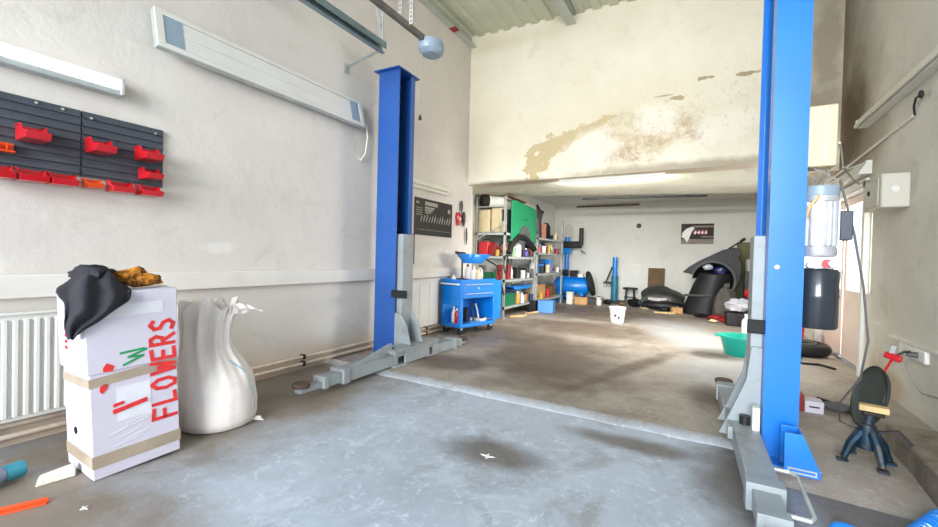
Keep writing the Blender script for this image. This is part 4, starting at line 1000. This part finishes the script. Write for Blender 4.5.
for k, (y, z, mt_, l_) in enumerate(((8.42, 1.242, RED, 'red tin at the near end of far second shelf'), (8.72, 1.242, WHITEP, 'white tin beside the steel tin on far second shelf'), (9.05, 1.242, AMBER, 'amber tin beside the blue reel on far second shelf'), (9.66, 1.242, DRED, 'maroon tin before the olive bundle on far second shelf'),
        (8.62, .802, BLKP, 'black tin beside the white bottle on far third shelf'), (9.0, .802, BEIGE, 'cream tin right of the sky blue carton on far third shelf'), (9.75, .802, WHITEP, 'white tin at the far end of far third shelf'),
        (8.62, .242, AMBER, 'amber tin beside the yellowish tin on far bottom shelf'), (9.08, .242, RED, 'red tin between carton and olive rag on far bottom shelf'),
        (8.45, 1.562, BLKP, 'black tin before the pale carton on far top shelf'), (9.5, 1.562, BEIGE, 'cream tin between bundle and dark blue case'))):
    tin(l_, (-3.09 + .005 * (k % 3), y, z), .045 + .008 * (k % 2), .12 + .03 * (k % 3), mt_)
for k, (y, z, l_) in enumerate(((7.02, 1.142, 'thin black rod leaning behind the leather bag'), (8.95, .802, 'thin black rod leaning on the far third shelf'))):
    o = MB().cyl((-.2, 0, .02), (.03, .05, .3), .012, n=8).build('rod', BLKP); tag(o, l_, 'rod'); o.location = (-3.3, y, z)
t = thing('cable_coil', 'dark cable coil hung on the end of near shelving', 'cable', (-3.02, 6.6, .9))
MB().tube([(-3.02 + .005 * math.sin(5 * k), 6.62 + .09 * math.cos(k * .4), 1.0 + .15 * math.sin(k * .4)) for k in range(48)], .012, 6).build('loops', DARKM, t)
# tools standing in the open bay of the cart
for k, (x, y, h_, mt_, l_) in enumerate(((-.07, .40, .26, DARKM, 'dark bar leaning in the open bay of the blue cart'), (-.06, .50, .24, GALV, 'steel bar leaning in the open bay of the blue cart'))):
    o = MB().tube([(0, 0, .012), (-.05, .05, h_ * .6), (-.1, .08, h_)], [.014, .012, .016], 8).build('pry_bar', mt_); tag(o, l_, 'bar'); o.location = CW(x, y - .06, .153)
o = MB().tube([(-.12, -.02, .022), (0, .01, .022), (.13, 0, .022)], [.018, .014, .01], 8).build('screwdriver', BLKP); tag(o, 'black screwdriver lying on the front of the cart top', 'tool'); o.location = CW(-.15, .24, .732)
# litter along the back wall and around the fender
for k, (x, y, r_, h_, mt_, l_) in enumerate(((-2.05, 10.5, .11, .1, DARKM, 'dark scrap bundle on the floor before the blue jack'), (-1.72, 10.6, .08, .07, BRN, 'brown scrap bundle on the floor before the stool'), (-1.15, 10.0, .09, .05, BEIGE, 'pale scrap bundle before the black bumper'),
        (-.75, 9.98, .1, .09, BLKP, 'black scrap bundle right of the pale brown carton'), (-.05, 9.4, .14, .07, DARKM, 'dark scrap bundle before the upright bumper'), (.15, 8.75, .08, .05, BEIGE, 'pale scrap bundle before the bright red rag'), (.72, 8.2, .1, .1, WHITEP, 'white scrap bundle right of the dark crate'))):
    o = MB().ball((0, 0, h_ * .6), r_, r_ * .8, h_ * .5, 14, .55, k + 11).build('scrap_bundle', mt_); tag(o, l_, 'scrap'); o.location = (x, y, ZR)
o = MB().hexa([(-.2, -.05, 0), (.2, -.05, 0), (.2, .05, 0), (-.2, .05, 0)], [(-.2, -.05, .03), (.2, -.05, .03), (.2, .05, .03), (-.2, .05, .03)]).build('wood_offcut', WOOD); tag(o, 'flat wood offcut on the floor before the bumper heap', 'wood offcut'); o.location = (-.72, 9.62, ZR); o.rotation_euler = (0, 0, R(15))

# ------------------------------------------------------------------ compressor, drill press and the things along the back wall
t = thing('air_compressor', 'blue horizontal air compressor tank against the back left corner', 'compressor', (-2.95, 10.6, ZR))
Mt = Matrix.Translation((-3.42, 10.55, .44)) @ Matrix.Rotation(R(6), 4, 'Z') @ Matrix.Rotation(R(90), 4, 'Y')
MB().lathe([(0, 0), (.1, .01), (.19, .05), (.22, .1), (.22, .82), (.19, .87), (.1, .91), (0, .92)], n=32, M=Mt).build('tank', CARTB, t)
for x in (-3.25, -2.65):
    MB().box(x - .03, x + .03, 10.35, 10.38, ZR, .3).box(x - .03, x + .03, 10.72, 10.75, ZR, .3).build('foot', CARTB, t)
MB().box(-3.3, -2.6, 10.45, 10.7, .655, .67).build('deck', CARTB, t)
pmx = MB().box(-3.0, -2.82, 10.5, 10.66, .67, .84)
for k in range(5): pmx.box(-3.03, -2.79, 10.48, 10.68, .70 + k * .028, .71 + k * .028)
pmx.build('pump', DARKM, t, bevel=.004)
MB().cyl((-3.28, 10.57, .77), (-3.06, 10.57, .77), .08).build('motor', BLKP, t, bevel=.006)
MB().box(-2.78, -2.66, 10.45, 10.6, .67, .76).build('air_filter', WHITEP, t, bevel=.01)
MB().lathe([(0, -.03), (.2, -.03), (.21, -.01), (.21, .03), (.2, .05), (0, .05)], n=28, M=Matrix.Translation((-2.50, 10.6, .52)) @ Matrix.Rotation(R(75), 4, 'Y') @ Matrix.Scale(1.5, 4, (1, 0, 0))).build('belt_guard', BLK, t)
t = thing('drill_press', 'dark drill press on a blue column left of back wall', 'drill press', (-3.25, 11.0, ZR))
MB().box(-3.4, -3.1, 10.9, 11.15, ZR, .1).build('base', DARKM, t, bevel=.01)
MB().cyl((-3.25, 11.05, .1), (-3.25, 11.05, 1.72), .06).build('column', CARTB, t)
MB().box(-3.36, -2.86, 10.94, 11.14, 1.42, 1.60).build('head', DARKM, t, bevel=.025)
MB().cyl((-2.86, 11.0, 1.5), (-2.86, 11.0, 1.95), .055).build('spindle_motor', DARKM, t, bevel=.005)
MB().cyl((-2.84, 11.0, 1.42), (-2.82, 11.0, 1.27), .03, .02).build('chuck', GALV, t)
MB().tube([(-2.84, 10.94, 1.36), (-2.72, 10.88, 1.28)], .012, 8).build('feed_handle', BLKP, t)
MB().tube([(-3.3, 10.98, 1.62), (-3.28, 10.98, 1.98), (-3.2, 10.98, 2.06), (-3.12, 10.98, 1.98), (-3.12, 10.98, 1.62)], .01, 6).build('belt_bow', GALV, t)
MB().box(-3.36, -3.12, 10.9, 11.06, 1.26, 1.42).build('switch_box', CARTB, t, bevel=.01)
for k, (x, y, sx, sy, sz, mt_, l_) in enumerate(((-2.60, 10.16, .3, .2, .18, KRAFT, 'kraft carton on the floor before the blue compressor'), (-2.84, 10.02, .14, .14, .3, WHITEP, 'white canister before the compressor at the shelving end'),
        (-2.32, 10.72, .16, .14, .16, WHITEP, 'white small box at the black belt guard'), (-2.40, 10.36, .22, .14, .16, BLKP, 'black low case below the compressor'), (-2.46, 10.9, .2, .18, .1, GREYTRIM, 'grey low box between compressor and blue jack'))):
    small_box('carton', l_, 'box', (x, y, ZR), sx, sy, sz, mt_, rnd.uniform(-.4, .4), .01, lid=True)
bottle('bottle', 'small white bottle on the floor by the compressor', (-2.2, 10.25, ZR), .06, .17, WHITEP)
o = MB().ball((0, 0, .06), .12, .1, .07, 14, .6, 2).build('rag', BRN); tag(o, 'brown rag on the floor left of the blue jack', 'rag'); o.location = (-2.42, 11.22, ZR)
t = thing('gearbox_jack', 'upright blue gearbox jack against the white back wall', 'jack', (-2.0, 11.08, ZR))
MB().box(-2.24, -1.76, 10.95, 11.25, ZR, .10).build('base', DARKM, t, bevel=.01)
MB().cyl((-2.0, 11.08, .1), (-2.0, 11.08, .72), .085).build('cylinder', STANDM if False else pm('teal_blue_paint', (40, 122, 150), .1, 6, .4), t)
MB().cyl((-2.0, 11.08, .72), (-2.0, 11.08, 1.2), .06).build('ram', CARTB, t)
MB().box(-2.26, -2.08, 10.98, 11.1, .52, .57).tube([(-2.2, 11.04, .57), (-2.1, 11.06, .84), (-2.06, 11.06, .95)], .02, 8).build('pump_lever', BLKP, t)
t = thing('stool', 'small round dark stool right of the blue jack', 'stool', (-1.62, 11.1, ZR))
MB().lathe([(0, 0), (.17, 0), (.18, .01), (.18, .03), (.17, .045), (0, .045)], (-1.62, 11.1, .40), 24).build('seat', DARKM, t)
for a in range(4):
    q_ = R(45 + 90 * a); MB().cyl((-1.62 + .12 * math.cos(q_), 11.1 + .12 * math.sin(q_), .4), (-1.62 + .16 * math.cos(q_), 11.1 + .16 * math.sin(q_), ZR), .012, n=8).build('leg', DARKM, t)
MB().tube([(-1.62 + .14 * math.cos(2 * math.pi * k / 16), 11.1 + .14 * math.sin(2 * math.pi * k / 16), .2) for k in range(16)], .008, 6, closed=True).build('foot_ring', DARKM, t)
o = MB().hexa([(-1.24, 11.22, ZR), (-.86, 11.22, ZR), (-.86, 11.26, ZR), (-1.24, 11.26, ZR)], [(-1.24, 11.34, .95), (-.86, 11.34, .95), (-.86, 11.38, .95), (-1.24, 11.38, .95)]).build('board', BROWN, bevel=.003)
tag(o, 'brown board leaning on the back wall behind the bumper heap', 'board', base=(-1.05, 11.24, ZR))
# crumpled bumper in front of the board
t = thing('car_bumper', 'old black car bumper lying in front of the brown board', 'car part', (-.85, 10.5, ZR))
sh = []
ctrl = []
for a in range(6):
    u = a / 5; x = -1.28 + .9 * u; hh = .18 + .34 * math.sin(math.pi * (.2 + .7 * u)) ** .8
    ctrl.append([(x, 10.75, ZR + .02), (x, 10.72, ZR + hh * .8), (x, 10.55, ZR + hh), (x, 10.32, ZR + hh * .72), (x + .03, 10.24, ZR + hh * .3 + .05)])
vs, fs = sheet(ctrl, 16, 24, .02, 4, 5)
MB().raw(vs, fs).build('skin', pm('dark_green_black', (46, 52, 46), .15, 5, .4), t, solid=.012, sub=1)
MB().tube([(-1.22, 10.26, .12), (-.95, 10.2, .14), (-.7, 10.2, .14), (-.42, 10.28, .12)], [.07, .09, .1, .07], 10).build('lower_lip', BLKP, t)
MB().tube([(-1.1, 10.24, .27), (-.9, 10.22, .25), (-.72, 10.26, .28)], [.03, .05, .03], 10).build('reflector', pm('silver_lens', (206, 200, 196), .1, 20, .3), t)
o = MB().ball((0, 0, .09), .16, .14, .1, 14, .5, 6).build('rag', BLKP); tag(o, 'dark bundle left of the black bumper', 'rag'); o.location = (-1.42, 10.5, ZR)
small_box('carton', 'pale brown carton before the black bumper', 'box', (-.5, 9.85, ZR), .2, .14, .12, KRAFT, .4)
o = MB().ball((0, 0, .06), .06, .05, .055, 12, .3, 6).build('headlamp', WHITEP); tag(o, 'white rounded lamp part lying right of the black bumper', 'car part'); o.location = (-.5, 10.05, ZR)
# fender with wheel arch liner, and upright bumper
t = thing('car_fender', 'black car front fender stood on end in the back corner', 'car part', (.1, 10.2, ZR))
out = [(-.42, .90), (-.3, 1.02), (-.1, 1.16), (.1, 1.27), (.3, 1.38), (.5, 1.45), (.62, 1.40), (.66, 1.30), (.6, 1.24), (.66, 1.1), (.64, .8), (.56, .55), (.5, .5)]
cxa, cza, ra_ = .15, .74, .40
inn = [(cxa + ra_ * math.cos(a), cza + ra_ * math.sin(a)) for a in [R(-35 + k * 15) for k in range(0, 13)]]
poly = out + inn + [(cxa - ra_ - .0, .86)]
vsF = []; ny = 5
fm = MB().prism(poly, 'y', 10.12, 10.3)
fm.build('panel', CARBLK, t, bevel=.03)
MB().tube([(cxa + ra_ * math.cos(R(a)), 10.1, cza + ra_ * math.sin(R(a))) for a in range(-40, 175, 12)], .03, 8).build('arch_lip', GREYTRIM, t)
ln = MB(); nn_ = 16
vs, fs = [], []
for k in range(nn_ + 1):
    a = R(-40 + 215 * k / nn_)
    for yy, rr in ((10.1, .38), (10.25, .385), (10.45, .34), (10.55, .2), (10.57, .02)):
        vs.append((cxa + rr * math.cos(a), yy, cza + rr * math.sin(a)))
for k in range(nn_):
    for j in range(4): i = 5 * k + j; fs.append((i, i + 1, i + 6, i + 5))
ln.raw(vs, fs).build('arch_liner', BLKP, t, solid=.008)
MB().tube([(.42, 10.2, 1.42), (.56, 10.2, 1.52), (.66, 10.2, 1.6)], .014, 8).tube([(.62, 10.2, 1.565), (.7, 10.2, 1.63)], .03, 8).build('mirror_arm', BLKP, t)
MB().ball((.05, 10.2, 1.02), .1, .05, .06, 12, .4, 3).build('lamp_unit', pm('headlamp_lens', (190, 196, 206), .1, 18, .15), t)
MB().ball((.28, 10.25, .95), .13, .06, .09, 14, .4, 7).build('blue_reservoir', pm('deep_blue', (22, 32, 92), .1, 8, .3), t)
t = thing('car_bumper', 'black car bumper stood on end under the wheel arch', 'car part', (-.05, 9.9, ZR))
ctrl = []
for a in range(6):
    u = a / 5; z = ZR + .86 * u; r_ = .3 * (1 - .35 * u * u)
    ctrl.append([(-.08 - r_ + .2 * u, 10.2, z), (-.1 - r_ * .9 + .2 * u, 9.9, z), (0 + .2 * u, 9.72 + .05 * u, z), (.12 + r_ * .6 + .15 * u, 9.86, z), (.16 + r_ * .7 + .15 * u, 10.05, z)])
vs, fs = sheet(ctrl, 20, 20, .012, 9, 4)
MB().raw(vs, fs).build('skin', CARBLK, t, solid=.014, sub=1)
MB().tube([(-.36, 9.95, .42), (-.2, 9.76, .43), (0, 9.7, .44), (.16, 9.78, .44)], .022, 8).build('trim_strip', GREYTRIM, t)
t = thing('sack', 'grey sack slumped right of the upright black bumper', 'sack', (.4, 9.6, ZR))
MB().lathe([(.02, 0), (.17, 0), (.2, .05), (.2, .25), (.17, .42), (.1, .55), (.06, .6), (.0, .62)], (.36, 9.55, ZR), 28, wob=lambda a, z: .12 * math.sin(5 * a + 4 * z)).build('bag', pm('grey_cloth', (92, 88, 82), .15, 8, .85, bmp=.3), t, smooth=80)
MB().tube([(.36, 9.55, .62), (.38, 9.55, .68), (.43, 9.55, .69)], [.04, .05, .03], 8).build('knot', pm('grey_cloth', (92, 88, 82)), t)
o = MB().ball((0, 0, .1), .2, .16, .11, 18, .6, 9).build('rag', pm('pale_cloth', (190, 192, 200), .08, 8, .85, bmp=.3)); tag(o, 'crumpled pale cloth bundle near the green tub', 'rag'); o.location = (.52, 8.6, .295)
o = small_box('crate', 'dark crate under the crumpled pale cloth', 'crate', (.54, 8.62, ZR), .4, .34, .225, DARKM, .1, .01)
o = MB().ball((0, 0, .09), .09, .09, .09, 18, .1, 3).build('ball', RED); tag(o, 'red ball on the dark shelf box behind the green tub', 'ball'); o.location = (.72, 9.0, .48)
o = small_box('carton', 'dark blue carton supporting the red ball', 'box', (.74, 9.05, ZR), .34, .34, .45, NAVY, 0, .01)
bottle('bottle', 'white bottle standing behind the green tub', (.58, 7.7, ZR), .06, .3, WHITEP)
o = MB().ball((0, 0, .05), .14, .1, .06, 14, .5, 8).build('rag', DRED); tag(o, 'dark red rag before the grey sack', 'rag'); o.location = (.22, 9.1, ZR)
o = MB().ball((0, 0, .04), .1, .08, .05, 14, .5, 2).build('rag', RED); tag(o, 'bright red rag before the grey sack', 'rag'); o.location = (.36, 8.9, ZR)
o = MB().hexa([(.62, 10.9, ZR), (1.15, 10.9, ZR), (1.15, 10.94, ZR), (.62, 10.94, ZR)], [(.62, 11.25, 1.6), (1.15, 11.25, 1.6), (1.15, 11.29, 1.6), (.62, 11.29, 1.6)]).build('board', OLIVE, bevel=.003)
tag(o, 'olive board leaning on the back wall behind the fender', 'board', base=(.88, 10.92, ZR))
o = small_box('carton', 'cream box on the stack behind the black fender', 'box', (.86, 10.45, .95), .2, .2, .26, CREAM, .2, .01)
o = small_box('cabinet', 'dark cabinet behind the fender under the cream box', 'cabinet', (.9, 10.45, ZR), .36, .3, .92, BLKP, 0, .01)
# picture and small fittings on the back wall
t = thing('poster', 'dark car poster with red letters on the back wall', 'poster', (-.18, YB, 1.56))
MB().box(-.53, .16, YB - .012, YB, 1.56, 2.05).build('sheet', pm('poster_brown_grey', (70, 58, 54), .2, 6, .8), t)
MB().box(-.53, .16, YB - .014, YB - .012, 1.56, 1.68).box(-.3, .16, YB - .014, YB - .012, 1.96, 2.0).box(-.1, .15, YB - .014, YB - .012, 1.72, 1.75).build('pale_band', pm('poster_pale_band', (150, 142, 136), .15, 12, .8), t)
MB().prism([(-.52, 1.72), (-.5, 1.84), (-.42, 1.93), (-.3, 1.98), (-.24, 1.94), (-.3, 1.86), (-.36, 1.68), (-.4, 1.6), (-.46, 1.7)], 'y', YB - .0155, YB - .012).build('car_picture', WHITEP, t)
rl = MB()
for k in range(4):
    x = -.26 + k * .075
    rl.prism([(x, 1.80), (x + .02, 1.80), (x + .045, 1.90), (x + .025, 1.90)], 'y', YB - .016, YB - .012); rl.prism([(x + .03, 1.80), (x + .05, 1.80), (x + .06, 1.86), (x + .04, 1.87)], 'y', YB - .016, YB - .012)
rl.build('lettering', RED, t)
o = MB().lathe([(0, 0), (.05, 0), (.06, .008), (.06, .02), (.045, .03), (0, .025)], n=22, M=Matrix.Translation((-1.5, YB, 2.02)) @ Matrix.Rotation(R(90), 4, 'X')).build('vent_cap', DARKM)
tag(o, 'small round dark vent cap on the back wall', 'vent', base=(-1.5, YB, 2.02))
o = MB().box(-1.66, -1.42, YB - .02, YB, .93, 1.03).build('wall_socket', WHITE, bevel=.006); tag(o, 'white double socket on the back wall above the stool', 'socket', base=(-1.54, YB, .93))
o = MB().cyl((-3.1, YB - .05, 2.56), (-1.5, YB - .05, 2.56), .022).build('conduit_pipe', BROWN); tag(o, 'rusty pipe under the ceiling along the back wall', 'pipe', base=(-2.3, YB, 2.56))
# lamp under the header and its kin
t = thing('fluorescent_lamp', 'fluorescent lamp under the stained header wall', 'lamp', (-1.18, 5.85, 2.2))
MB().box(-1.86, -.48, 5.82, 5.88, 2.215, 2.25).build('housing', WHITE, t, bevel=.004)
MB().cyl((-1.82, 5.85, 2.198), (-.52, 5.85, 2.198), .016).build('tube', TUBEW, t)
ld = area('rear_fill_light', (-1.17, 5.87, 2.165), (-1.17, 7.9, 0.2), 1.3, .05, 70, (1.0, .95, .86)); ld.parent = t; ld.matrix_parent_inverse = TM[t].inverted()  # added fill aimed into the rear room, hung below the header lamp
MB().box(-1.86, -1.82, 5.83, 5.87, 2.175, 2.22).box(-.52, -.48, 5.83, 5.87, 2.175, 2.22).build('socket', WHITE, t)
o = MB().cyl((-2.0, 7.66, 2.225), (.0, 7.93, 2.225), .018).build('conduit_pipe', DARKM); tag(o, 'dark conduit under the stained soffit edge', 'pipe', base=(-1.0, 7.8, 2.225))

# bucket and tub
t = thing('bucket', 'white plastic bucket standing alone on the rear floor', 'bucket', (-1.31, 7.6, ZR))
MB().lathe([(.0, 0), (.105, 0), (.11, .008), (.135, .25), (.145, .255), (.145, .27), (.13, .27), (.103, .012), (0, .012)], n=32).build('body', WHITEP, t, local=True)
MB().tube([(.145 * math.cos(R(a)), .145 * math.sin(R(a)) * .9 - .02, .25 - .04 * math.sin(R(a + 180))) for a in range(180, 361, 15)], .004, 6).build('bail', GALV, t, local=True)
MB().box(-.03, .01, -.126, -.116, .11, .15).box(.03, .06, -.126, -.11, .08, .12).build('label_patch', DARKM, t, local=True)
t = thing('wash_tub', 'green plastic wash tub behind the right lift arm', 'tub', (.45, 5.85, ZR))
MB().lathe([(0, 0), (.21, 0), (.22, .01), (.27, .2), (.295, .205), (.295, .225), (.255, .225), (.205, .015), (0, .015)], n=40, sy=.85).build('body', TEAL, t, local=True)
for x in (.28, -.33): MB().box(x, x + .05, -.06, .06, .205, .222).build('grip', TEAL, t, bevel=.01, local=True)

# ------------------------------------------------------------------ right side
t = batten('fluorescent_lamp', 'twin white fluorescent lamp high on the right wall', 3.6, 5.5, 2.555, 2.475, .10, TUBEO, WHITE, XR, -1)
o = MB().box(XR - .115, XR - .10, 3.65, 5.48, 2.475, 2.51).build('lower_tube', TUBEO, t, bevel=.006)
t = thing('cable_hook', 'dark cable gland below the twin lamp on the right wall', 'cable', (XR, 4.25, 2.34))
MB().ball((XR - .04, 4.22, 2.36), .016, .022, .03, 12).build('gland', DARKM, t)
MB().tube([(XR - .04, 4.25, 2.36), (XR - .03, 4.34, 2.37), (XR - .02, 4.4, 2.33), (XR - .01, 4.41, 2.26)], .008, 6).build('cable', DARKM, t)
o = MB().cyl((XR - .012, 4.41, 2.265), (XR - .012, 6.9, 2.19), .012, n=8).build('conduit_pipe', LEDGE); tag(o, 'thin conduit sloping along the right wall above the door', 'pipe', base=(XR, 5.6, 2.2))
t = thing('junction_box', 'white junction box on the right wall by the door', 'box', (1.28, 4.65, 1.575))
MB().box(1.19, XR, 4.45, 4.86, 1.575, 1.845).build('body', CREAM, t, bevel=.012)
MB().box(1.182, 1.19, 4.50, 4.80, 1.60, 1.82).build('cover', CREAM, t, bevel=.004)
MB().cyl((1.182, 4.70, 1.72), (1.174, 4.70, 1.72), .02).build('knob', DARKM, t)
MB().cyl((1.27, 4.452, 1.72), (1.27, 4.446, 1.72), .025).build('knockout', WHITE, t)
o = MB().tube([(1.18, 4.7, 1.83), (1.1, 4.5, 1.80), (.95, 4.0, 1.70), (.8, 3.5, 1.66), (.66, 3.07, 1.66)], .005, 6).build('cable', pm('grey_cable', (150, 148, 142))); tag(o, 'thin grey cable from lift control box to junction box', 'cable', base=(1.0, 4.0, 1.65))
o = MB().tube([(1.30, 5.3, 2.1), (1.1, 4.9, 1.98), (.9, 4.2, 1.86), (.7, 3.3, 1.78), (.64, 3.07, 1.8)], .006, 6).build('cable', pm('white_cable', (232, 228, 216))); tag(o, 'pale cable sagging from the door head to lift control box', 'cable', base=(1.0, 4.5, 1.8))
t = thing('wall_socket', 'white double socket on the right wall above the disc', 'socket', (XR, 4.25, .44))
MB().box(XR - .03, XR, 4.03, 4.47, .44, .53).build('plate', WHITEP, t, bevel=.008)
for y in (4.14, 4.36): MB().cyl((XR - .031, y, .485), (XR - .028, y, .485), .03).build('outlet', WHITE, t)
t = thing('plug', 'grey plug with hanging cable in the right wall socket', 'plug', (XR - .05, 4.14, .48))
MB().cyl((XR - .03, 4.14, .485), (XR - .085, 4.14, .485), .022, .016).build('body', GREYTRIM, t)
MB().tube([(XR - .08, 4.14, .48), (XR - .09, 4.12, .42), (XR - .07, 4.08, .32), (XR - .05, 3.98, .25), (XR - .03, 3.8, .27), (XR - .03, 3.6, .34)], .006, 6).build('cable', pm('grey_cable', (150, 148, 142)), t)
# disc leaning at the wall
LX, LY = 1.005, 3.765
_z = Vector((-.96, -.08, .24)).normalized(); _x = Vector((0, 0, 1)).cross(_z).normalized(); _y = _z.cross(_x)
Md = Matrix((_x, _y, _z)).transposed().to_4x4(); Md.translation = (LX, LY, .228)
t = thing('round_lid', 'dark round metal lid leaning beside the right wall', 'lid', M=Matrix.Translation((LX, LY, .03)))
MB().lathe([(0, .0), (.16, .0), (.185, .012), (.2, .03), (.205, .03), (.205, .02), (.19, -.004), (.165, -.012), (0, -.012)], n=40, M=Md).build('dish', DISHM, t)
MB().tube([Md @ Vector((.205 * math.cos(2 * math.pi * k / 40), .205 * math.sin(2 * math.pi * k / 40), .027)) for k in range(40)], .007, 8, closed=True).build('rim', BLKP, t)
t = thing('clamp_tool', 'red handled clamp tool propped on the dark lid', 'tool', (1.12, 3.86, .38))
MB().tube([(1.05, 3.82, .33), (1.09, 3.86, .41), (1.13, 3.9, .475)], .008, 8).build('rod', RED, t)
MB().box(-.045, .045, -.02, .02, -.02, .025, Matrix.Translation((1.135, 3.9, .49)) @ Matrix.Rotation(R(18), 4, 'Y') @ Matrix.Rotation(R(-30), 4, 'Z')).build('grip', RED, t, bevel=.008)
MB().box(-.014, .014, -.006, .006, 0, .06, Matrix.Translation((1.125, 3.9, .51)) @ Matrix.Rotation(R(12), 4, 'Y')).build('blade', GALV, t, bevel=.002)
MB().tube([(1.15, 3.9, .505), (1.19, 3.9, .535), (1.22, 3.9, .54)], .008, 8).build('lever', BLKP, t)
# jack stand with wood on top
def JS():
    global UX, UZ
    UX, UZ = 0, .031; MB.build = _shifted
t = thing('jack_stand', 'oily dark blue jack stand topped by a wood block', 'jack stand', (.80, 3.06, .03))
JS()
for a in (20, 110, 200, 290):
    q_ = R(a); ca, sa = math.cos(q_), math.sin(q_)
    MB().tube([(.80 + .03 * ca, 3.06 + .03 * sa, .17), (.80 + .08 * ca, 3.06 + .08 * sa, .10), (.80 + .11 * ca, 3.06 + .11 * sa, .02)], [.025, .02, .016], 8).box(-.022, .022, -.022, .022, 0, .012, Matrix.Translation((.80 + .115 * ca, 3.06 + .115 * sa, 0))).build('leg', STANDM, t)
MB().lathe([(.05, .08), (.045, .17), (.035, .21), (.0, .21)], (.80, 3.06, 0), 16).build('collar', STANDM, t)
MB().cyl((.80, 3.06, .2), (.81, 3.06, .27), .022).build('ratchet_bar', STANDM, t)
MB().box(.77, .86, 3.02, 3.1, .265, .285).build('saddle', BLKP, t, bevel=.004)
MB().tube([(.83, 3.0, .19), (.9, 2.98, .22), (.95, 2.97, .16)], .008, 6).build('lever', DARKM, t)
MB.build = _bd
o = MB().box(-.06, .06, -.03, .03, 0, .032).build('wood_block', WOOD, bevel=.004); tag(o, 'pale wood block resting on the jack stand', 'wood block'); o.location = (.82, 3.05, .318); o.rotation_euler = (0, 0, R(-12))
# small things around the right post
t = thing('parts_box', 'small white and red carton right of the lift post', 'box', (.72, 3.9, ZR))
MB().box(.665, .775, 3.86, 3.98, ZR, .115).build('body', CARD, t, bevel=.004)
MB().box(.60, .664, 3.87, 3.98, ZR, .15).build('red_half', DRED, t, bevel=.004)
MB().box(.69, .75, 3.857, 3.86, .07, .08).build('print', DARKM, t)
t = thing('pliers', 'black pliers lying right of the small carton', 'pliers', (.92, 4.0, ZR))
MB().tube([(.80, 4.2, .06), (.88, 4.12, .055), (.97, 4.06, .045)], .014, 8).build('handle', BLKP, t)
MB().tube([(.80, 4.12, .05), (.87, 4.1, .045), (.97, 4.03, .045)], .014, 8).build('handle', BLKP, t)
MB().tube([(.97, 4.045, .045), (1.03, 4.02, .045)], [.02, .01], 8).build('jaw', GALV, t)
o = MB().ball((0, 0, .03), .09, .06, .035, 14, .5, 4).build('rag', GREYTRIM); tag(o, 'grey oily rag before the pliers', 'rag'); o.location = (.88, 4.02, ZR)
o = MB().ball((0, 0, .025), .05, .05, .028, 14, .4, 9).build('rag', BEIGE); tag(o, 'pale rag beside the dark lid', 'rag'); o.location = (1.08, 4.1, ZR)
t = thing('tyre', 'black tyre lying on the floor before the side door', 'tyre', (1.08, 6.4, ZR))
MB().tube([(1.06 + .2 * math.cos(2 * math.pi * k / 36), 6.4 + .2 * math.sin(2 * math.pi * k / 36), ZR + .075) for k in range(36)], .075, 12, closed=True).build('casing', BLK, t)
MB().tube([(1.06 + .125 * math.cos(2 * math.pi * k / 36), 6.4 + .125 * math.sin(2 * math.pi * k / 36), ZR + .14) for k in range(36)], .01, 8, closed=True).build('bead', GREYTRIM, t)
t = thing('bucket', 'red bucket standing behind the right lift post', 'bucket', (1.05, 7.1, ZR))
MB().lathe([(.0, 0), (.12, 0), (.15, .3), (.16, .305), (.16, .32), (.14, .32), (.115, .012), (0, .012)], n=28).build('body', RED, t, local=True)
MB().tube([(.155 * math.cos(R(a)), .03, .31 + .15 * math.sin(R(a))) for a in range(0, 181, 15)], .004, 6).build('bail', GALV, t, local=True)
o = MB().tube([(1.0, 6.05, .045), (.9, 5.9, .042), (.95, 5.7, .042), (1.1, 5.75, .042), (1.2, 5.6, .042)], .012, 8).build('cable', DARKM); tag(o, 'dark cable curled on the floor before the tyre', 'cable', base=(1.0, 5.85, .03))
# blue coiled hose in the right foreground
pts = []
for k in range(320):
    a = k * .27; u = k / 319
    pts.append((.69 + .22 * u - .024 * math.cos(a), 2.20 + .34 * u + .015 * math.cos(a), .038 + .029 * math.sin(a)))
o = MB().tube(pts, .0085, 8).build('air_hose', HOSE); tag(o, 'blue coiled air hose on the floor at the right edge', 'hose', base=(.8, 2.45, 0))
t = thing('air_gun', 'blue blow gun lying left of the coiled hose', 'tool', (.52, 2.22, 0))
MB().ball((.53, 2.22, .03), .055, .03, .03, 16).build('body', HOSE, t)
MB().tube([(.55, 2.22, .03), (.60, 2.17, .03), (.64, 2.17, .03), (.67, 2.19, .034)], .0085, 8).build('hose_tail', HOSE, t)
bpy.context.view_layer.update()
